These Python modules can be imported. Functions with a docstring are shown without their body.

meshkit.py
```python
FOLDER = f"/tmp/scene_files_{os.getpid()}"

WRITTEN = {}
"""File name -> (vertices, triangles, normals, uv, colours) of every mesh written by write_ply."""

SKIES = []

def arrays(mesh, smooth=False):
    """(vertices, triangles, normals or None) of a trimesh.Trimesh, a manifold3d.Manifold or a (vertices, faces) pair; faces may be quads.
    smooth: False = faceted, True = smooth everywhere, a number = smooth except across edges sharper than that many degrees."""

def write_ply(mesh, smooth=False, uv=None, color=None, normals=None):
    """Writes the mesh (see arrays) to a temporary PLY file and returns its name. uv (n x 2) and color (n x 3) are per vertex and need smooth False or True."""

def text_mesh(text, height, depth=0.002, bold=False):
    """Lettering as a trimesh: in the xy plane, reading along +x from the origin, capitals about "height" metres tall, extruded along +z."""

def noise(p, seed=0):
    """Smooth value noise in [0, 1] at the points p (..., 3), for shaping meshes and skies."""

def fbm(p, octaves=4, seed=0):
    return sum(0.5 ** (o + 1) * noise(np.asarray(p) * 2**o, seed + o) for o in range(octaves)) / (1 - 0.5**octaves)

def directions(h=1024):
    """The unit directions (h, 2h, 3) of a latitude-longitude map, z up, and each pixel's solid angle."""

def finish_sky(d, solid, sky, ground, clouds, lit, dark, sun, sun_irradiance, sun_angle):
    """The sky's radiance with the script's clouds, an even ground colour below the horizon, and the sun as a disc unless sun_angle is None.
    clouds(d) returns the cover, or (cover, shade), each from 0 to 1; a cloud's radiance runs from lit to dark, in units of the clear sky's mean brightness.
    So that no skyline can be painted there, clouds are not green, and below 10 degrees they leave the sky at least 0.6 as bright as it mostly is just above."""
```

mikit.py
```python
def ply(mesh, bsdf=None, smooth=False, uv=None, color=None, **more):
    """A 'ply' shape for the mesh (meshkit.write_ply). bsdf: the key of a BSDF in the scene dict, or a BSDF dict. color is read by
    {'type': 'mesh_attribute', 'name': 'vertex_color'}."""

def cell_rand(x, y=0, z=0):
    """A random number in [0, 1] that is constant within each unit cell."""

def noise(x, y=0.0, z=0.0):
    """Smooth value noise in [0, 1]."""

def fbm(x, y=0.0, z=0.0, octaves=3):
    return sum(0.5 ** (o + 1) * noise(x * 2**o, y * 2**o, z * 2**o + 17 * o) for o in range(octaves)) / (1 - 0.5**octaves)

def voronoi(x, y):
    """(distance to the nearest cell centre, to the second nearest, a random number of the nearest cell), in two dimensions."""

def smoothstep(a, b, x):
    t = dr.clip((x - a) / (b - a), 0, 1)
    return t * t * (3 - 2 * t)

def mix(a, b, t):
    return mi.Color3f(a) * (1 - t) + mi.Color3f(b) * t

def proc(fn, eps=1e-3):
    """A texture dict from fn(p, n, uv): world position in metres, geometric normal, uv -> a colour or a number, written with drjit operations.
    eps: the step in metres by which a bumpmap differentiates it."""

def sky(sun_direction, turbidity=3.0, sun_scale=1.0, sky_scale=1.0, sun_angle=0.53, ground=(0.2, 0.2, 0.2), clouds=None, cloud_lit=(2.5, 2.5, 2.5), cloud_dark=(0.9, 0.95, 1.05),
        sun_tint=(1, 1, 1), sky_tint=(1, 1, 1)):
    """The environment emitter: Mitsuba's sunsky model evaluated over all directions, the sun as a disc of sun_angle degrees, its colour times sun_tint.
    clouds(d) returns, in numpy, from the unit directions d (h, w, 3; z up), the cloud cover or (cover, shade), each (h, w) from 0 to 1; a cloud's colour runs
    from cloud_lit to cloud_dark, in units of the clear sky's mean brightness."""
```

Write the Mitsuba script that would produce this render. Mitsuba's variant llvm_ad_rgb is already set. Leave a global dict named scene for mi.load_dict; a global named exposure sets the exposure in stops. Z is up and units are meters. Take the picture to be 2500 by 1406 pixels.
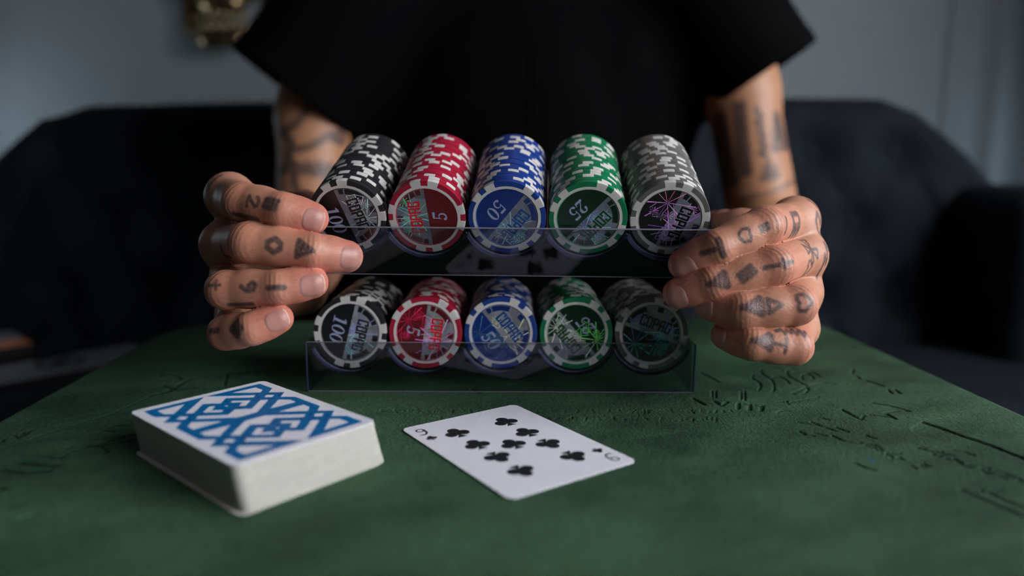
import math, numpy as np, trimesh, mitsuba as mi, mikit
import drjit as dr
from shapely import affinity
from shapely.geometry import Polygon, LineString, Point, box
from shapely.ops import unary_union

T = mi.ScalarTransform4f
scene, labels = {}, {}
rng = np.random.default_rng(7)
MM = 0.001

# ---------------------------------------------------------------- camera (millimetres, table top at z = 0)
FPX, PITCH, ROLL, CAMZ = 1800.0, 0.164, 0.004, 120.6
FW = np.array([0, math.cos(PITCH), -math.sin(PITCH)])
RT0 = np.array([1.0, 0, 0])
UP0 = np.cross(RT0, FW)
RT = RT0 * math.cos(ROLL) + UP0 * math.sin(ROLL)
UP = -RT0 * math.sin(ROLL) + UP0 * math.cos(ROLL)
EYE = np.array([0, 0, CAMZ])

def at(px, py, depth):
    """A point of the place from its pixel in the photograph and its distance along the lens axis, in mm."""
    return EYE + depth * (FW + RT * (px - 1250) / FPX - UP * (py - 703) / FPX)

def on_z(px, py, z=0.0):
    d = FW + RT * (px - 1250) / FPX - UP * (py - 703) / FPX
    return EYE + d * ((z - CAMZ) / d[2])

scene['camera'] = {'type': 'thinlens', 'fov': math.degrees(2 * math.atan(1250 / FPX)), 'fov_axis': 'x',
                   'aperture_radius': 0.0040, 'focus_distance': 0.362, 'near_clip': 0.02, 'far_clip': 50.0,
                   'to_world': T().look_at(origin=(EYE * MM).tolist(), target=((EYE + 1000 * FW) * MM).tolist(), up=UP.tolist())}
exposure = 0.0

# ---------------------------------------------------------------- daylight: overcast light behind translucent window panes
def emitter(rgb):
    return {'type': 'area', 'radiance': {'type': 'rgb', 'value': list(rgb)}}

WIN_R = (9.8, 9.95, 10.3)        # large window to the right of the table
WIN_L = (4.0, 4.7, 5.2)        # smaller window to the left, further back

# ---------------------------------------------------------------- helpers
def srgb(r, g, b):
    c = np.array([r, g, b]) / 255.0
    return [float(x) for x in np.where(c <= 0.04045, c / 12.92, ((c + 0.055) / 1.055) ** 2.4)]

def rgb(v):
    return {'type': 'rgb', 'value': [float(x) for x in v]}

def bsdf(name, color, rough=0.5, two=True, **kw):
    d = {'type': 'principled', 'base_color': rgb(color) if not isinstance(color, dict) else color, 'roughness': rough, **kw}
    scene[name] = {'type': 'twosided', 'bsdf': d} if two else d
    return name

def key_of(name, parent=None):
    base = (parent + '__' if parent else '') + name
    k, n = base, 0
    while k in scene or k in labels:
        n += 1
        k = f'{base}_{n:03d}'
    return k

def mesh_mm(m):
    if isinstance(m, tuple):
        m = trimesh.Trimesh(np.asarray(m[0], float), np.asarray(m[1], int), process=False)
    m = m.copy()
    m.apply_scale(MM)
    return m

def add(name, m, mat, parent=None, smooth=30, label=None, cat=None, group=None, kind=None, color=None, key=None, to_world=None):
    k = key or key_of(name, parent)
    d = mikit.ply(mesh_mm(m), mat, smooth=smooth, color=color) if not isinstance(m, dict) else dict(m)
    if to_world is not None:
        d['to_world'] = to_world
    scene[k] = d
    tag(k, label, cat, group, kind)
    return k

def tag(k, label=None, cat=None, group=None, kind=None):
    e = {a: b for a, b in (('label', label), ('category', cat), ('group', group), ('kind', kind)) if b}
    if e:
        labels[k] = e

def thing(name, label, cat, group=None):
    k = key_of(name)
    tag(k, label, cat, group)
    return k

def cat_mesh(ms):
    return trimesh.util.concatenate(ms)

def boxm(x0, x1, y0, y1, z0, z1):
    m = trimesh.creation.box(extents=(x1 - x0, y1 - y0, z1 - z0))
    m.apply_translation(((x0 + x1) / 2, (y0 + y1) / 2, (z0 + z1) / 2))
    return m

def extrude(shape, h, z0=0.0):
    gs = [g for g in getattr(shape, 'geoms', [shape]) if g.area > 1e-9 and g.geom_type == 'Polygon']
    m = cat_mesh([trimesh.creation.extrude_polygon(g, h, engine='earcut') for g in gs])
    m.apply_translation((0, 0, z0))
    return m

def roundrect(w, h, r, seg=8):
    return box(-w / 2 + r, -h / 2 + r, w / 2 - r, h / 2 - r).buffer(r, quad_segs=seg)

def rbox(x0, x1, y0, y1, z0, z1, r):
    """A box with rounded edges (hull of eight spheres)."""
    import manifold3d as m3
    s = m3.Manifold.sphere(r, 16)
    ms = [s.translate((x, y, z)) for x in (x0 + r, x1 - r) for y in (y0 + r, y1 - r) for z in (z0 + r, z1 - r)]
    q = m3.Manifold.batch_hull(ms).to_mesh()
    return trimesh.Trimesh(q.vert_properties[:, :3], q.tri_verts, process=False)

def lathe(profile, n=64):
    """profile: (r, z) points from the axis at the bottom, outside, to the axis at the top."""
    return trimesh.creation.revolve(np.asarray(profile, float), sections=n)

# ---------------------------------------------------------------- signed distances and surface nets
def rcone(p, a, b, ra, rb):
    a, b = np.asarray(a, np.float32), np.asarray(b, np.float32)
    ba = b - a
    l2 = float(ba @ ba)
    rr = ra - rb
    a2 = l2 - rr * rr
    pa = p - a
    y = pa @ ba
    z = y - l2
    x2 = np.einsum('ij,ij->i', pa, pa) * l2 * l2 - 2 * y * y * l2 + y * y * l2
    x2 = np.maximum(np.einsum('ij,ij->i', pa * l2 - ba * y[:, None], pa * l2 - ba * y[:, None]), 0)
    y2, z2 = y * y * l2, z * z * l2
    k = math.copysign(1, rr) * rr * rr * x2
    il2 = 1.0 / l2
    d = (np.sqrt(x2 * a2 * il2) + y * rr) * il2 - ra
    c1 = (np.sign(z) * a2 * z2 > k)
    d = np.where(c1, np.sqrt(x2 + z2) * il2 - rb, d)
    c2 = (~c1) & (np.sign(y) * a2 * y2 < k)
    return np.where(c2, np.sqrt(x2 + y2) * il2 - ra, d)

def sph(p, c, r):
    return np.linalg.norm(p - np.asarray(c, np.float32), axis=1) - r

def ell(p, c, r):
    r = np.asarray(r, np.float32)
    q = p - np.asarray(c, np.float32)
    k0 = np.linalg.norm(q / r, axis=1)
    k1 = np.linalg.norm(q / (r * r), axis=1)
    return k0 * (k0 - 1) / np.maximum(k1, 1e-9)

def smin(a, b, k):
    h = np.maximum(k - np.abs(a - b), 0) / k
    return np.minimum(a, b) - h * h * k * 0.25

def smax(a, b, k):
    return -smin(-a, -b, k)

def nets(f, lo, hi, h, project=True):
    """The zero surface of f in the box lo..hi as a mesh (naive surface nets on a narrow band)."""
    C = 4
    n = (np.ceil((np.asarray(hi, float) - lo) / h).astype(int) + C) // C * C + 1
    lo = np.asarray(lo, float)
    nc = (n - 1) // C
    cx = [lo[i] + h * C * (np.arange(nc[i]) + 0.5) for i in range(3)]
    cc = np.stack(np.meshgrid(*cx, indexing='ij'), -1).reshape(-1, 3).astype(np.float32)
    dc = f(cc).reshape(nc)
    F = np.repeat(np.repeat(np.repeat(np.sign(dc) * 1e3, C, 0), C, 1), C, 2)
    F = np.pad(F, ((0, 1), (0, 1), (0, 1)), mode='edge').astype(np.float32)
    band = np.abs(dc) < h * C * 1.35
    near = np.zeros(n, bool)
    I = np.argwhere(band)
    for dx in range(C + 1):
        for dy in range(C + 1):
            for dz in range(C + 1):
                near[I[:, 0] * C + dx, I[:, 1] * C + dy, I[:, 2] * C + dz] = True
    idx = np.argwhere(near)
    F[near] = f((lo + h * idx).astype(np.float32))
    S = F < 0
    X = S[:-1, :-1, :-1]
    mixed = np.zeros(np.array(n) - 1, np.int8)
    for a in (0, 1):
        for b in (0, 1):
            for c in (0, 1):
                mixed += S[a:n[0] - 1 + a, b:n[1] - 1 + b, c:n[2] - 1 + c]
    act = (mixed > 0) & (mixed < 8)
    cells = np.argwhere(act)
    vid = -np.ones(act.shape, np.int64)
    vid[tuple(cells.T)] = np.arange(len(cells))
    acc, cnt = np.zeros((len(cells), 3)), np.zeros(len(cells))
    corners = [(a, b, c) for a in (0, 1) for b in (0, 1) for c in (0, 1)]
    for p in corners:
        for ax in range(3):
            if p[ax] == 0:
                q = list(p)
                q[ax] = 1
                va = F[tuple((cells + p).T)]
                vb = F[tuple((cells + q).T)]
                m = (va < 0) != (vb < 0)
                t = np.where(m, va / np.where(m, va - vb, 1), 0)
                pt = np.array(p, float) + np.outer(t, np.array(q, float) - p)
                acc[m] += pt[m]
                cnt[m] += 1
    V = lo + h * (cells + acc / np.maximum(cnt, 1)[:, None])
    quads = []
    for ax in range(3):
        b, c = (ax + 1) % 3, (ax + 2) % 3
        sl0 = [slice(1, -1)] * 3
        sl0[ax] = slice(0, -1)
        sl1 = list(sl0)
        sl1[ax] = slice(1, None)
        s0, s1 = S[tuple(sl0)], S[tuple(sl1)]
        for flip, m in ((False, s0 & ~s1), (True, ~s0 & s1)):
            e = np.argwhere(m)
            off = np.ones(3, int)
            off[ax] = 0
            e = e + off
            db, dcv = np.zeros(3, int), np.zeros(3, int)
            db[b] = 1
            dcv[c] = 1
            q = [vid[tuple(x.T)] for x in (e - db - dcv, e - dcv, e, e - db)]
            q = np.stack(q[::-1] if flip else q, 1)
            quads.append(q[(q >= 0).all(1)])
    q = np.vstack(quads)
    if project:
        for _ in range(2):
            Vf = V.astype(np.float32)
            d0 = f(Vf)
            e = h * 0.5
            g = np.stack([f(Vf + np.eye(3, dtype=np.float32)[k] * e) - d0 for k in range(3)], 1) / e
            V = V - np.clip(d0, -h, h)[:, None] * g / np.maximum((g * g).sum(1), 0.2)[:, None]
    return trimesh.Trimesh(V, np.vstack([q[:, [0, 1, 2]], q[:, [0, 2, 3]]]), process=False)

def grad(f, p, e=0.3):
    p = p.astype(np.float32)
    g = np.stack([f(p + np.eye(3, dtype=np.float32)[k] * e) - f(p - np.eye(3, dtype=np.float32)[k] * e) for k in range(3)], 1)
    return g / np.maximum(np.linalg.norm(g, axis=1, keepdims=True), 1e-9)

import meshkit
def nz(p, s, seed=0):
    return meshkit.noise(np.asarray(p, float) / s, seed) - 0.5

# ---------------------------------------------------------------- materials
def suede(p, n, uv):
    x, y = p.x, p.y
    nap = mikit.fbm(x * 14, y * 14, 3.0, octaves=4)
    cloud = mikit.fbm(x * 5 + 31, y * 7 + 4, 6.0, octaves=3)
    grain = mikit.noise(x * 1400 + y * 400, y * 1000, 5.0)
    fine = mikit.noise(x * 1900, y * 1500, 9.0)
    streak = mikit.fbm(x * 30 + y * 16, y * 70 - x * 30, 2.0, octaves=3)
    t = dr.clip(1.3 * nap + 1.1 * cloud + 0.9 * streak - 1.2, 0, 1)
    c = mikit.mix([0.0125, 0.036, 0.019], [0.041, 0.092, 0.051], t)
    c = c * (0.62 + 0.5 * grain + 0.26 * fine)
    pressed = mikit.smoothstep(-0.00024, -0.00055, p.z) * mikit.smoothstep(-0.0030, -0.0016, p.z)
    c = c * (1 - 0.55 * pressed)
    blot = mikit.smoothstep(0.0016, 0.0006, dr.sqrt(dr.square(x - 0.1505) + dr.square((y - 0.2925) * 0.8)))
    return c * (1 - blot) + mi.Color3f(0.012, 0.07, 0.13) * blot

def suede_h(p, n, uv):
    x, y = p.x, p.y
    return mikit.noise(x * 1400 + y * 400, y * 1000, 5.0) + 0.6 * mikit.noise(x * 2600, y * 2200, 9.0)

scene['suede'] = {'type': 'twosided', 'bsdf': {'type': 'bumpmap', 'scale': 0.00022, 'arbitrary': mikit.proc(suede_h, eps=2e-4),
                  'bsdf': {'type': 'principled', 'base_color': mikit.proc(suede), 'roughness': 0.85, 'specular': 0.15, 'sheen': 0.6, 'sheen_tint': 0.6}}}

def skin_h(p, n, uv):
    return mikit.fbm(p.x * 1500, p.y * 1500, p.z * 1500, octaves=2)

scene['skin'] = {'type': 'twosided', 'bsdf': {'type': 'bumpmap', 'scale': 0.00014, 'arbitrary': mikit.proc(skin_h, eps=2e-4),
                 'bsdf': {'type': 'principled', 'base_color': {'type': 'mesh_attribute', 'name': 'vertex_color'}, 'roughness': 0.46, 'specular': 0.45, 'sheen': 0.15}}}
vcol = {'type': 'mesh_attribute', 'name': 'vertex_color'}
bsdf('nail', dict(vcol), 0.38, specular=0.4)
def cloth(p, n, uv):
    return mi.Color3f(0.0014, 0.0014, 0.0018) * (0.75 + 0.5 * mikit.noise(p.x * 900, p.y * 900, p.z * 900))
bsdf('black_cotton', mikit.proc(cloth), 0.9, specular=0.05, sheen=0.05)
bsdf('denim', (0.010, 0.011, 0.014), 0.9, specular=0.1)
bsdf('shoe_leather', (0.012, 0.012, 0.012), 0.45)
bsdf('hair', (0.02, 0.015, 0.011), 0.5)
def velvet(p, n, uv):
    return mi.Color3f(0.0090, 0.0125, 0.0180) * (0.7 + 0.6 * mikit.fbm(p.x * 40, p.y * 40, p.z * 40, octaves=3))
bsdf('velvet', mikit.proc(velvet), 0.8, specular=0.12, sheen=0.9, sheen_tint=0.3)
bsdf('dark_wood', (0.02, 0.014, 0.01), 0.4)
bsdf('black_metal', (0.015, 0.015, 0.016), 0.4, metallic=0.6)
def plaster(p, n, uv):
    return mi.Color3f(0.26, 0.295, 0.32) * (0.96 + 0.08 * mikit.fbm(p.x * 6, p.y * 6, p.z * 6, octaves=3))
bsdf('plaster', mikit.proc(plaster), 0.9, specular=0.1)
bsdf('ceiling_paint', (0.12, 0.12, 0.125), 0.9, specular=0.1)
bsdf('floor_wood', (0.05, 0.038, 0.03), 0.5)
bsdf('dark_paint', (0.05, 0.05, 0.055), 0.9, specular=0.1)
bsdf('curtain_cloth', (0.26, 0.295, 0.32), 0.9, specular=0.1, sheen=0.3)
bsdf('white_paint', (0.6, 0.6, 0.6), 0.5)
bsdf('blind_white', (0.7, 0.7, 0.7), 0.8)
bsdf('antique_gold', (0.30, 0.22, 0.12), 0.27, metallic=1.0)
bsdf('antique_gold_tooth', (0.33, 0.26, 0.15), 0.25, metallic=1.0)
CHIP = {'black': (0.012, 0.013, 0.016), 'red': (0.30, 0.007, 0.030), 'blue': (0.007, 0.034, 0.20), 'green': (0.003, 0.140, 0.055), 'grey': (0.105, 0.105, 0.10)}
for k_, c_ in CHIP.items():
    bsdf('chip_' + k_, c_, 0.42, specular=0.4)
bsdf('chip_white', (0.53, 0.515, 0.495), 0.42, specular=0.4)
bsdf('print_vc', dict(vcol), 0.30, specular=0.5, metallic=0.15)
bsdf('foil_vc', dict(vcol), 0.4, specular=0.5, metallic=0.25)
bsdf('card_face', (0.74, 0.75, 0.82), 0.32, specular=0.45)
def edges_(p, n, uv):
    return mi.Color3f(0.49, 0.48, 0.435) * (0.86 + 0.2 * mikit.noise(p.x * 60 + p.y * 60, p.y * 30 - p.x * 30, p.z * 3500))
bsdf('card_edge', mikit.proc(edges_), 0.7, specular=0.2)
bsdf('print_black', (0.010, 0.011, 0.013), 0.4)
bsdf('print_blue', (0.001, 0.125, 0.34), 0.4, specular=0.2)
bsdf('print_blue_dark', (0.001, 0.06, 0.19), 0.4, specular=0.2)
bsdf('phone_glass', (0.16, 0.17, 0.19), 0.4, specular=0.5, clearcoat=0.5)
bsdf('phone_frame', (0.02, 0.02, 0.022), 0.35, metallic=0.8)
bsdf('lens_black', (0.004, 0.004, 0.005), 0.15)
bsdf('gloss_print', dict(vcol), 0.3, specular=0.5, clearcoat=0.4)
scene['clear_plastic'] = {'type': 'thindielectric', 'int_ior': 1.49, 'ext_ior': 1.0, 'specular_transmittance': rgb((0.94, 0.945, 0.97)), 'specular_reflectance': rgb((0.24, 0.24, 0.28))}
bsdf('pale_edge', (0.16, 0.16, 0.20), 0.2, specular=0.6)
bsdf('navy_edge', (0.02, 0.026, 0.055), 0.15, specular=0.6)
scene['edge_glow_tint'] = {'type': 'twosided', 'bsdf': {'type': 'principled', 'base_color': rgb((0.20, 0.20, 0.34)), 'roughness': 0.15, 'specular': 0.6}}  # opaque lavender colour paints the reflection and edge glow of the clear rim

# ---------------------------------------------------------------- room
def struct(name, m, mat, parent=None, label=None, smooth=False):
    return add(name, m, mat, parent, smooth=smooth, kind='structure' if parent is None else None, label=label)

FLOOR = -560.0
struct('floor', boxm(-1160, 1135, -1700, 1560, FLOOR - 40, FLOOR), 'floor_wood', label='dark wooden floor under the table and sofa')
struct('ceiling', boxm(-1160, 1135, -1700, 1560, 1900, 1940), 'ceiling_paint', label='pale ceiling of the room')
struct('wall_back', boxm(-1160, 1135, 1500, 1560, FLOOR, 1900), 'plaster', label='plain blue grey wall behind the sofa')
struct('wall_front', boxm(-1160, 1135, -1760, -1700, FLOOR, 1900), 'dark_paint', label='plain grey wall behind the camera')

def window_wall(side, x0, x1, y0, y1, z0, z1, n, rad):
    """A wall across x with a window opening y0..y1, z0..z1: frame, mullion, glowing daylight panes."""
    inner = x0 if side == 'right' else x1
    w = cat_mesh([boxm(x0, x1, -1700, y0, FLOOR, 1900), boxm(x0, x1, y1, 1560, FLOOR, 1900), boxm(x0, x1, y0, y1, FLOOR, z0), boxm(x0, x1, y0, y1, z1, 1900)])
    struct('wall_' + side, w, 'dark_paint', label=f'dark painted wall on the {side} with a window')
    win = f'window_{n}'
    tag(win, f'daylit window in the {side} wall', kind='structure')
    fr = cat_mesh([boxm(x0, x1, y0, y0 + 50, z0, z1), boxm(x0, x1, y1 - 50, y1, z0, z1), boxm(x0, x1, y0 + 50, y1 - 50, z0, z0 + 50),
                   boxm(x0, x1, y0 + 50, y1 - 50, z1 - 50, z1), boxm(x0, x1, (y0 + y1) / 2 - 20, (y0 + y1) / 2 + 20, z0 + 50, z1 - 50)])
    add('frame', fr, 'white_paint', win, smooth=False)
    xm = (x0 + x1) / 2
    for a, b in ((y0 + 50, (y0 + y1) / 2 - 20), ((y0 + y1) / 2 + 20, y1 - 50)):
        m = boxm(xm - 4, xm + 4, a, b, z0 + 50, z1 - 50)
        k = add('pane', m, 'blind_white', win, smooth=False)
        scene[k]['emitter'] = emitter(rad)

window_wall('right', 1075, 1135, -950, 560, 90, 1000, 1, WIN_R)
window_wall('left', -1160, -1100, 1200, 1470, -150, 330, 2, WIN_L)

# added out-of-view glowing panel, level with the sofa back, to brighten the back wall
tag('window_3', 'added unseen glowing window panel on the right wall, brightens the back wall', kind='structure')
y0, y1, z0, z1 = 1010, 1400, -120, 250
add('frame', cat_mesh([boxm(1067, 1074.5, y0, y0 + 30, z0, z1), boxm(1067, 1074.5, y1 - 30, y1, z0, z1), boxm(1067, 1074.5, y0 + 30, y1 - 30, z0, z0 + 30), boxm(1067, 1074.5, y0 + 30, y1 - 30, z1 - 30, z1)]), 'white_paint', 'window_3', smooth=False)
k = add('pane', boxm(1070, 1074.5, y0 + 30, y1 - 30, z0 + 30, z1 - 30), 'blind_white', 'window_3', smooth=False)
scene[k]['emitter'] = emitter((1.4, 1.65, 1.85))

# curtain hanging on the back wall at the right
xs = np.linspace(850, 1070, 260)
yy = 1496 - 9 * np.clip((xs - 850) / 90, 0, 1) ** 2 * (1 - np.cos((xs - 905) / 485 * 2 * np.pi * 5.6)) - 3 * np.clip((xs - 850) / 90, 0, 1) * (1 + np.cos((xs - 905) / 485 * 2 * np.pi * 2.3 + 1))
zs = np.linspace(FLOOR + 20, 1850, 30)
G = np.stack([np.broadcast_to(xs[:, None], (260, 30)), np.broadcast_to(yy[:, None], (260, 30)), np.broadcast_to(zs, (260, 30))], -1).reshape(-1, 3)
i, j = np.meshgrid(np.arange(259), np.arange(29), indexing='ij')
q0 = (i * 30 + j).ravel()
Q = np.stack([q0, q0 + 30, q0 + 31, q0 + 1], 1)
fr_ = trimesh.Trimesh(G, np.vstack([Q[:, [0, 1, 2]], Q[:, [0, 2, 3]]]), process=False)
bk_ = trimesh.Trimesh(G + [0, 4, 0], np.vstack([Q[:, [0, 2, 1]], Q[:, [0, 3, 2]]]), process=False)
add('curtain', cat_mesh([fr_, bk_]), 'curtain_cloth', smooth=True, label='grey curtain hanging in soft folds at the right of the back wall', cat='curtain')

# ---------------------------------------------------------------- table with embossed suede top
TW, TX, TYAW = 255.0, 25.2, 0.059
cT, sT = math.cos(TYAW), math.sin(TYAW)
Y0T, Y1T, RC = 30.0, 583.0, 55.0

def t_local(p):
    """World xy to the table's own frame (its x axis centred)."""
    dx, dy = p[..., 0] - TX, p[..., 1]
    # side edges run along (-sin, cos)
    return np.stack([dx * cT + dy * sT, -dx * sT + dy * cT], -1)

def t_world(q):
    return np.stack([TX + q[..., 0] * cT - q[..., 1] * sT, q[..., 0] * sT + q[..., 1] * cT], -1)

def Z(o, s, pts):
    return [(o[0] + x / s, o[1] + y / s) for x, y in pts]

STROKES = []          # (width mm, depth mm, pixel polyline of the embossing)
def st(w, d, o, s, *lines):
    for l in lines:
        STROKES.append((w, d * 0.68, np.array([on_z(*q)[:2] for q in Z(o, s, l)])))

A2 = ((1500, 860), 4.135)
st(1.15, 0.85, *A2, [(1400, 225), (1390, 250), (1405, 270), (1460, 300), (1478, 345), (1450, 385), (1410, 378)],
   [(1710, 190), (1650, 160), (1560, 148), (1490, 160), (1470, 185), (1505, 225), (1580, 268), (1612, 330), (1608, 385), (1585, 400)],
   [(1580, 265), (1620, 242), (1660, 242), (1720, 270), (1768, 315)],
   [(1850, 178), (1790, 165), (1745, 178), (1738, 205), (1765, 243), (1850, 290), (1935, 335), (1957, 378), (1915, 418), (1840, 425), (1795, 412), (1880, 375), (1950, 345), (2030, 318), (2120, 305), (2240, 320)],
   [(2005, 262), (1995, 240), (1950, 215), (1905, 220), (1885, 248), (1905, 275), (1960, 288), (2005, 268)],
   [(1985, 198), (2030, 215), (2080, 252)], [(870, 205), (960, 250), (1055, 300)])
st(1.1, 0.8, *A2, [(985, 385), (990, 455)], [(1020, 385), (1022, 460)], [(1280, 395), (1278, 475)], [(1312, 390), (1316, 485)])
st(1.9, 1.0, *A2, [(790, 465), (905, 527)], [(1005, 492), (1080, 540)], [(1080, 540), (1135, 500)], [(1252, 515), (1245, 567)], [(1368, 525), (1360, 580)], [(1490, 540), (1480, 590)], [(1300, 520), (1360, 528)], [(1420, 535), (1485, 545)])
st(1.2, 0.8, *A2, [(1640, 612), (1690, 585), (1765, 592)], [(1700, 500), (1740, 515), (1800, 495)], [(1735, 485), (1755, 525)], [(1800, 500), (1930, 470), (2060, 450)], [(1640, 500), (1700, 490)],
   [(2410, 170), (2405, 210)], [(2050, 655), (2165, 680)], [(1850, 700), (1960, 725), (2100, 745), (2250, 760), (2360, 800)], [(1865, 795), (1930, 835), (2010, 845)], [(2010, 810), (2130, 842)], [(2200, 845), (2290, 885), (2400, 915), (2480, 910)], [(2295, 575), (2380, 620), (2481, 670)])
A3 = ((2000, 900), 3.516)
st(1.5, 1.0, *A3, [(455, 293), (610, 320), (775, 362)], [(775, 362), (660, 362), (570, 378)], [(565, 380), (610, 405), (655, 430)], [(195, 350), (275, 395), (355, 437)], [(355, 437), (380, 405)], [(425, 395), (520, 400), (610, 415)],
   [(590, 180), (625, 210)], [(400, 100), (470, 120), (550, 150)], [(650, 180), (695, 208)], [(290, 10), (285, 40)], [(320, 60), (345, 85)])
st(1.8, 1.3, *A3, [(890, 458), (1050, 510), (1210, 570), (1480, 660), (1758, 770)])
st(1.2, 0.9, *A3, [(110, 575), (200, 618), (370, 640)], [(395, 570), (485, 600)], [(140, 500), (245, 545)], [(300, 805), (390, 845), (490, 870)], [(840, 675), (1000, 715), (1150, 745)], [(1150, 700), (1250, 715), (1330, 745)], [(790, 835), (830, 858)], [(870, 825), (920, 845)], [(900, 815), (950, 835)],
   [(1210, 1035), (1380, 1105), (1560, 1180), (1758, 1270)], [(1390, 1035), (1560, 1110), (1758, 1195)], [(1220, 1035), (1390, 1050), (1560, 1050)])
for k in range(26):
    a = rng.uniform(0, 1)
    x, y = 370 + a * 320 + rng.uniform(-30, 30), 640 + a * 130 + rng.uniform(-22, 22)
    st(1.0, 0.8, *A3, [(x, y), (x + rng.uniform(20, 60), y + rng.uniform(5, 22))])
for k in range(44):
    a = rng.uniform(0, 1)
    x, y = 850 + a * 900, 680 + a * 290 + rng.uniform(-25, 30)
    st(1.0, 0.8, *A3, [(x, y), (x + rng.uniform(30, 90), y + rng.uniform(5, 25))])
for row, (x0, x1, yr) in enumerate(((930, 1790, 1003), (1040, 1760, 1022))):     # two worn lines of small capitals behind the card
    x = x0
    while x < x1:
        y = yr + rng.uniform(-2, 2)
        a_ = rng.uniform(2, 5.5)
        if rng.uniform() < 0.72:
            st(rng.uniform(0.6, 1.1), rng.uniform(0.3, 0.75), (0, 0), 1.0, [(x, y - a_), (x + rng.uniform(-4, 10), y + a_)])
        if rng.uniform() < 0.3:
            st(0.7, 0.45, (0, 0), 1.0, [(x + 2, y + rng.uniform(-5, 5)), (x + rng.uniform(5, 13), y + rng.uniform(-5, 5))])
        x += rng.uniform(9, 26)
A4 = ((0, 880), 3.348)
st(1.3, 0.9, *A4, [(-30, 730), (0, 718), (130, 680), (330, 610), (560, 540), (750, 480), (930, 425), (1100, 350), (1240, 290)],
   [(0, 665), (30, 640), (20, 668)], [(75, 610), (115, 605), (150, 635), (190, 582), (200, 612), (240, 572), (282, 555)],
   [(150, 775), (330, 780), (520, 800), (700, 795), (850, 765), (880, 730), (830, 700), (740, 697), (600, 735), (500, 780), (400, 808)],
   [(480, 715), (700, 695), (950, 675), (1115, 640)], [(830, 680), (930, 640), (1115, 600)], [(820, 580), (930, 530), (1075, 510)], [(860, 570), (930, 580)], [(930, 530), (1060, 530)],
   [(1300, 135), (1320, 112), (1380, 110), (1460, 130), (1480, 160)])
st(3.0, 0.9, *A4, [(165, 835), (310, 850), (470, 862)], [(25, 893), (200, 917), (395, 900)], [(1225, 285), (1370, 255), (1470, 195), (1570, 142), (1680, 130)], [(1225, 235), (1330, 205), (1440, 235), (1600, 218)], [(0, 1040), (25, 1050)])
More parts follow.
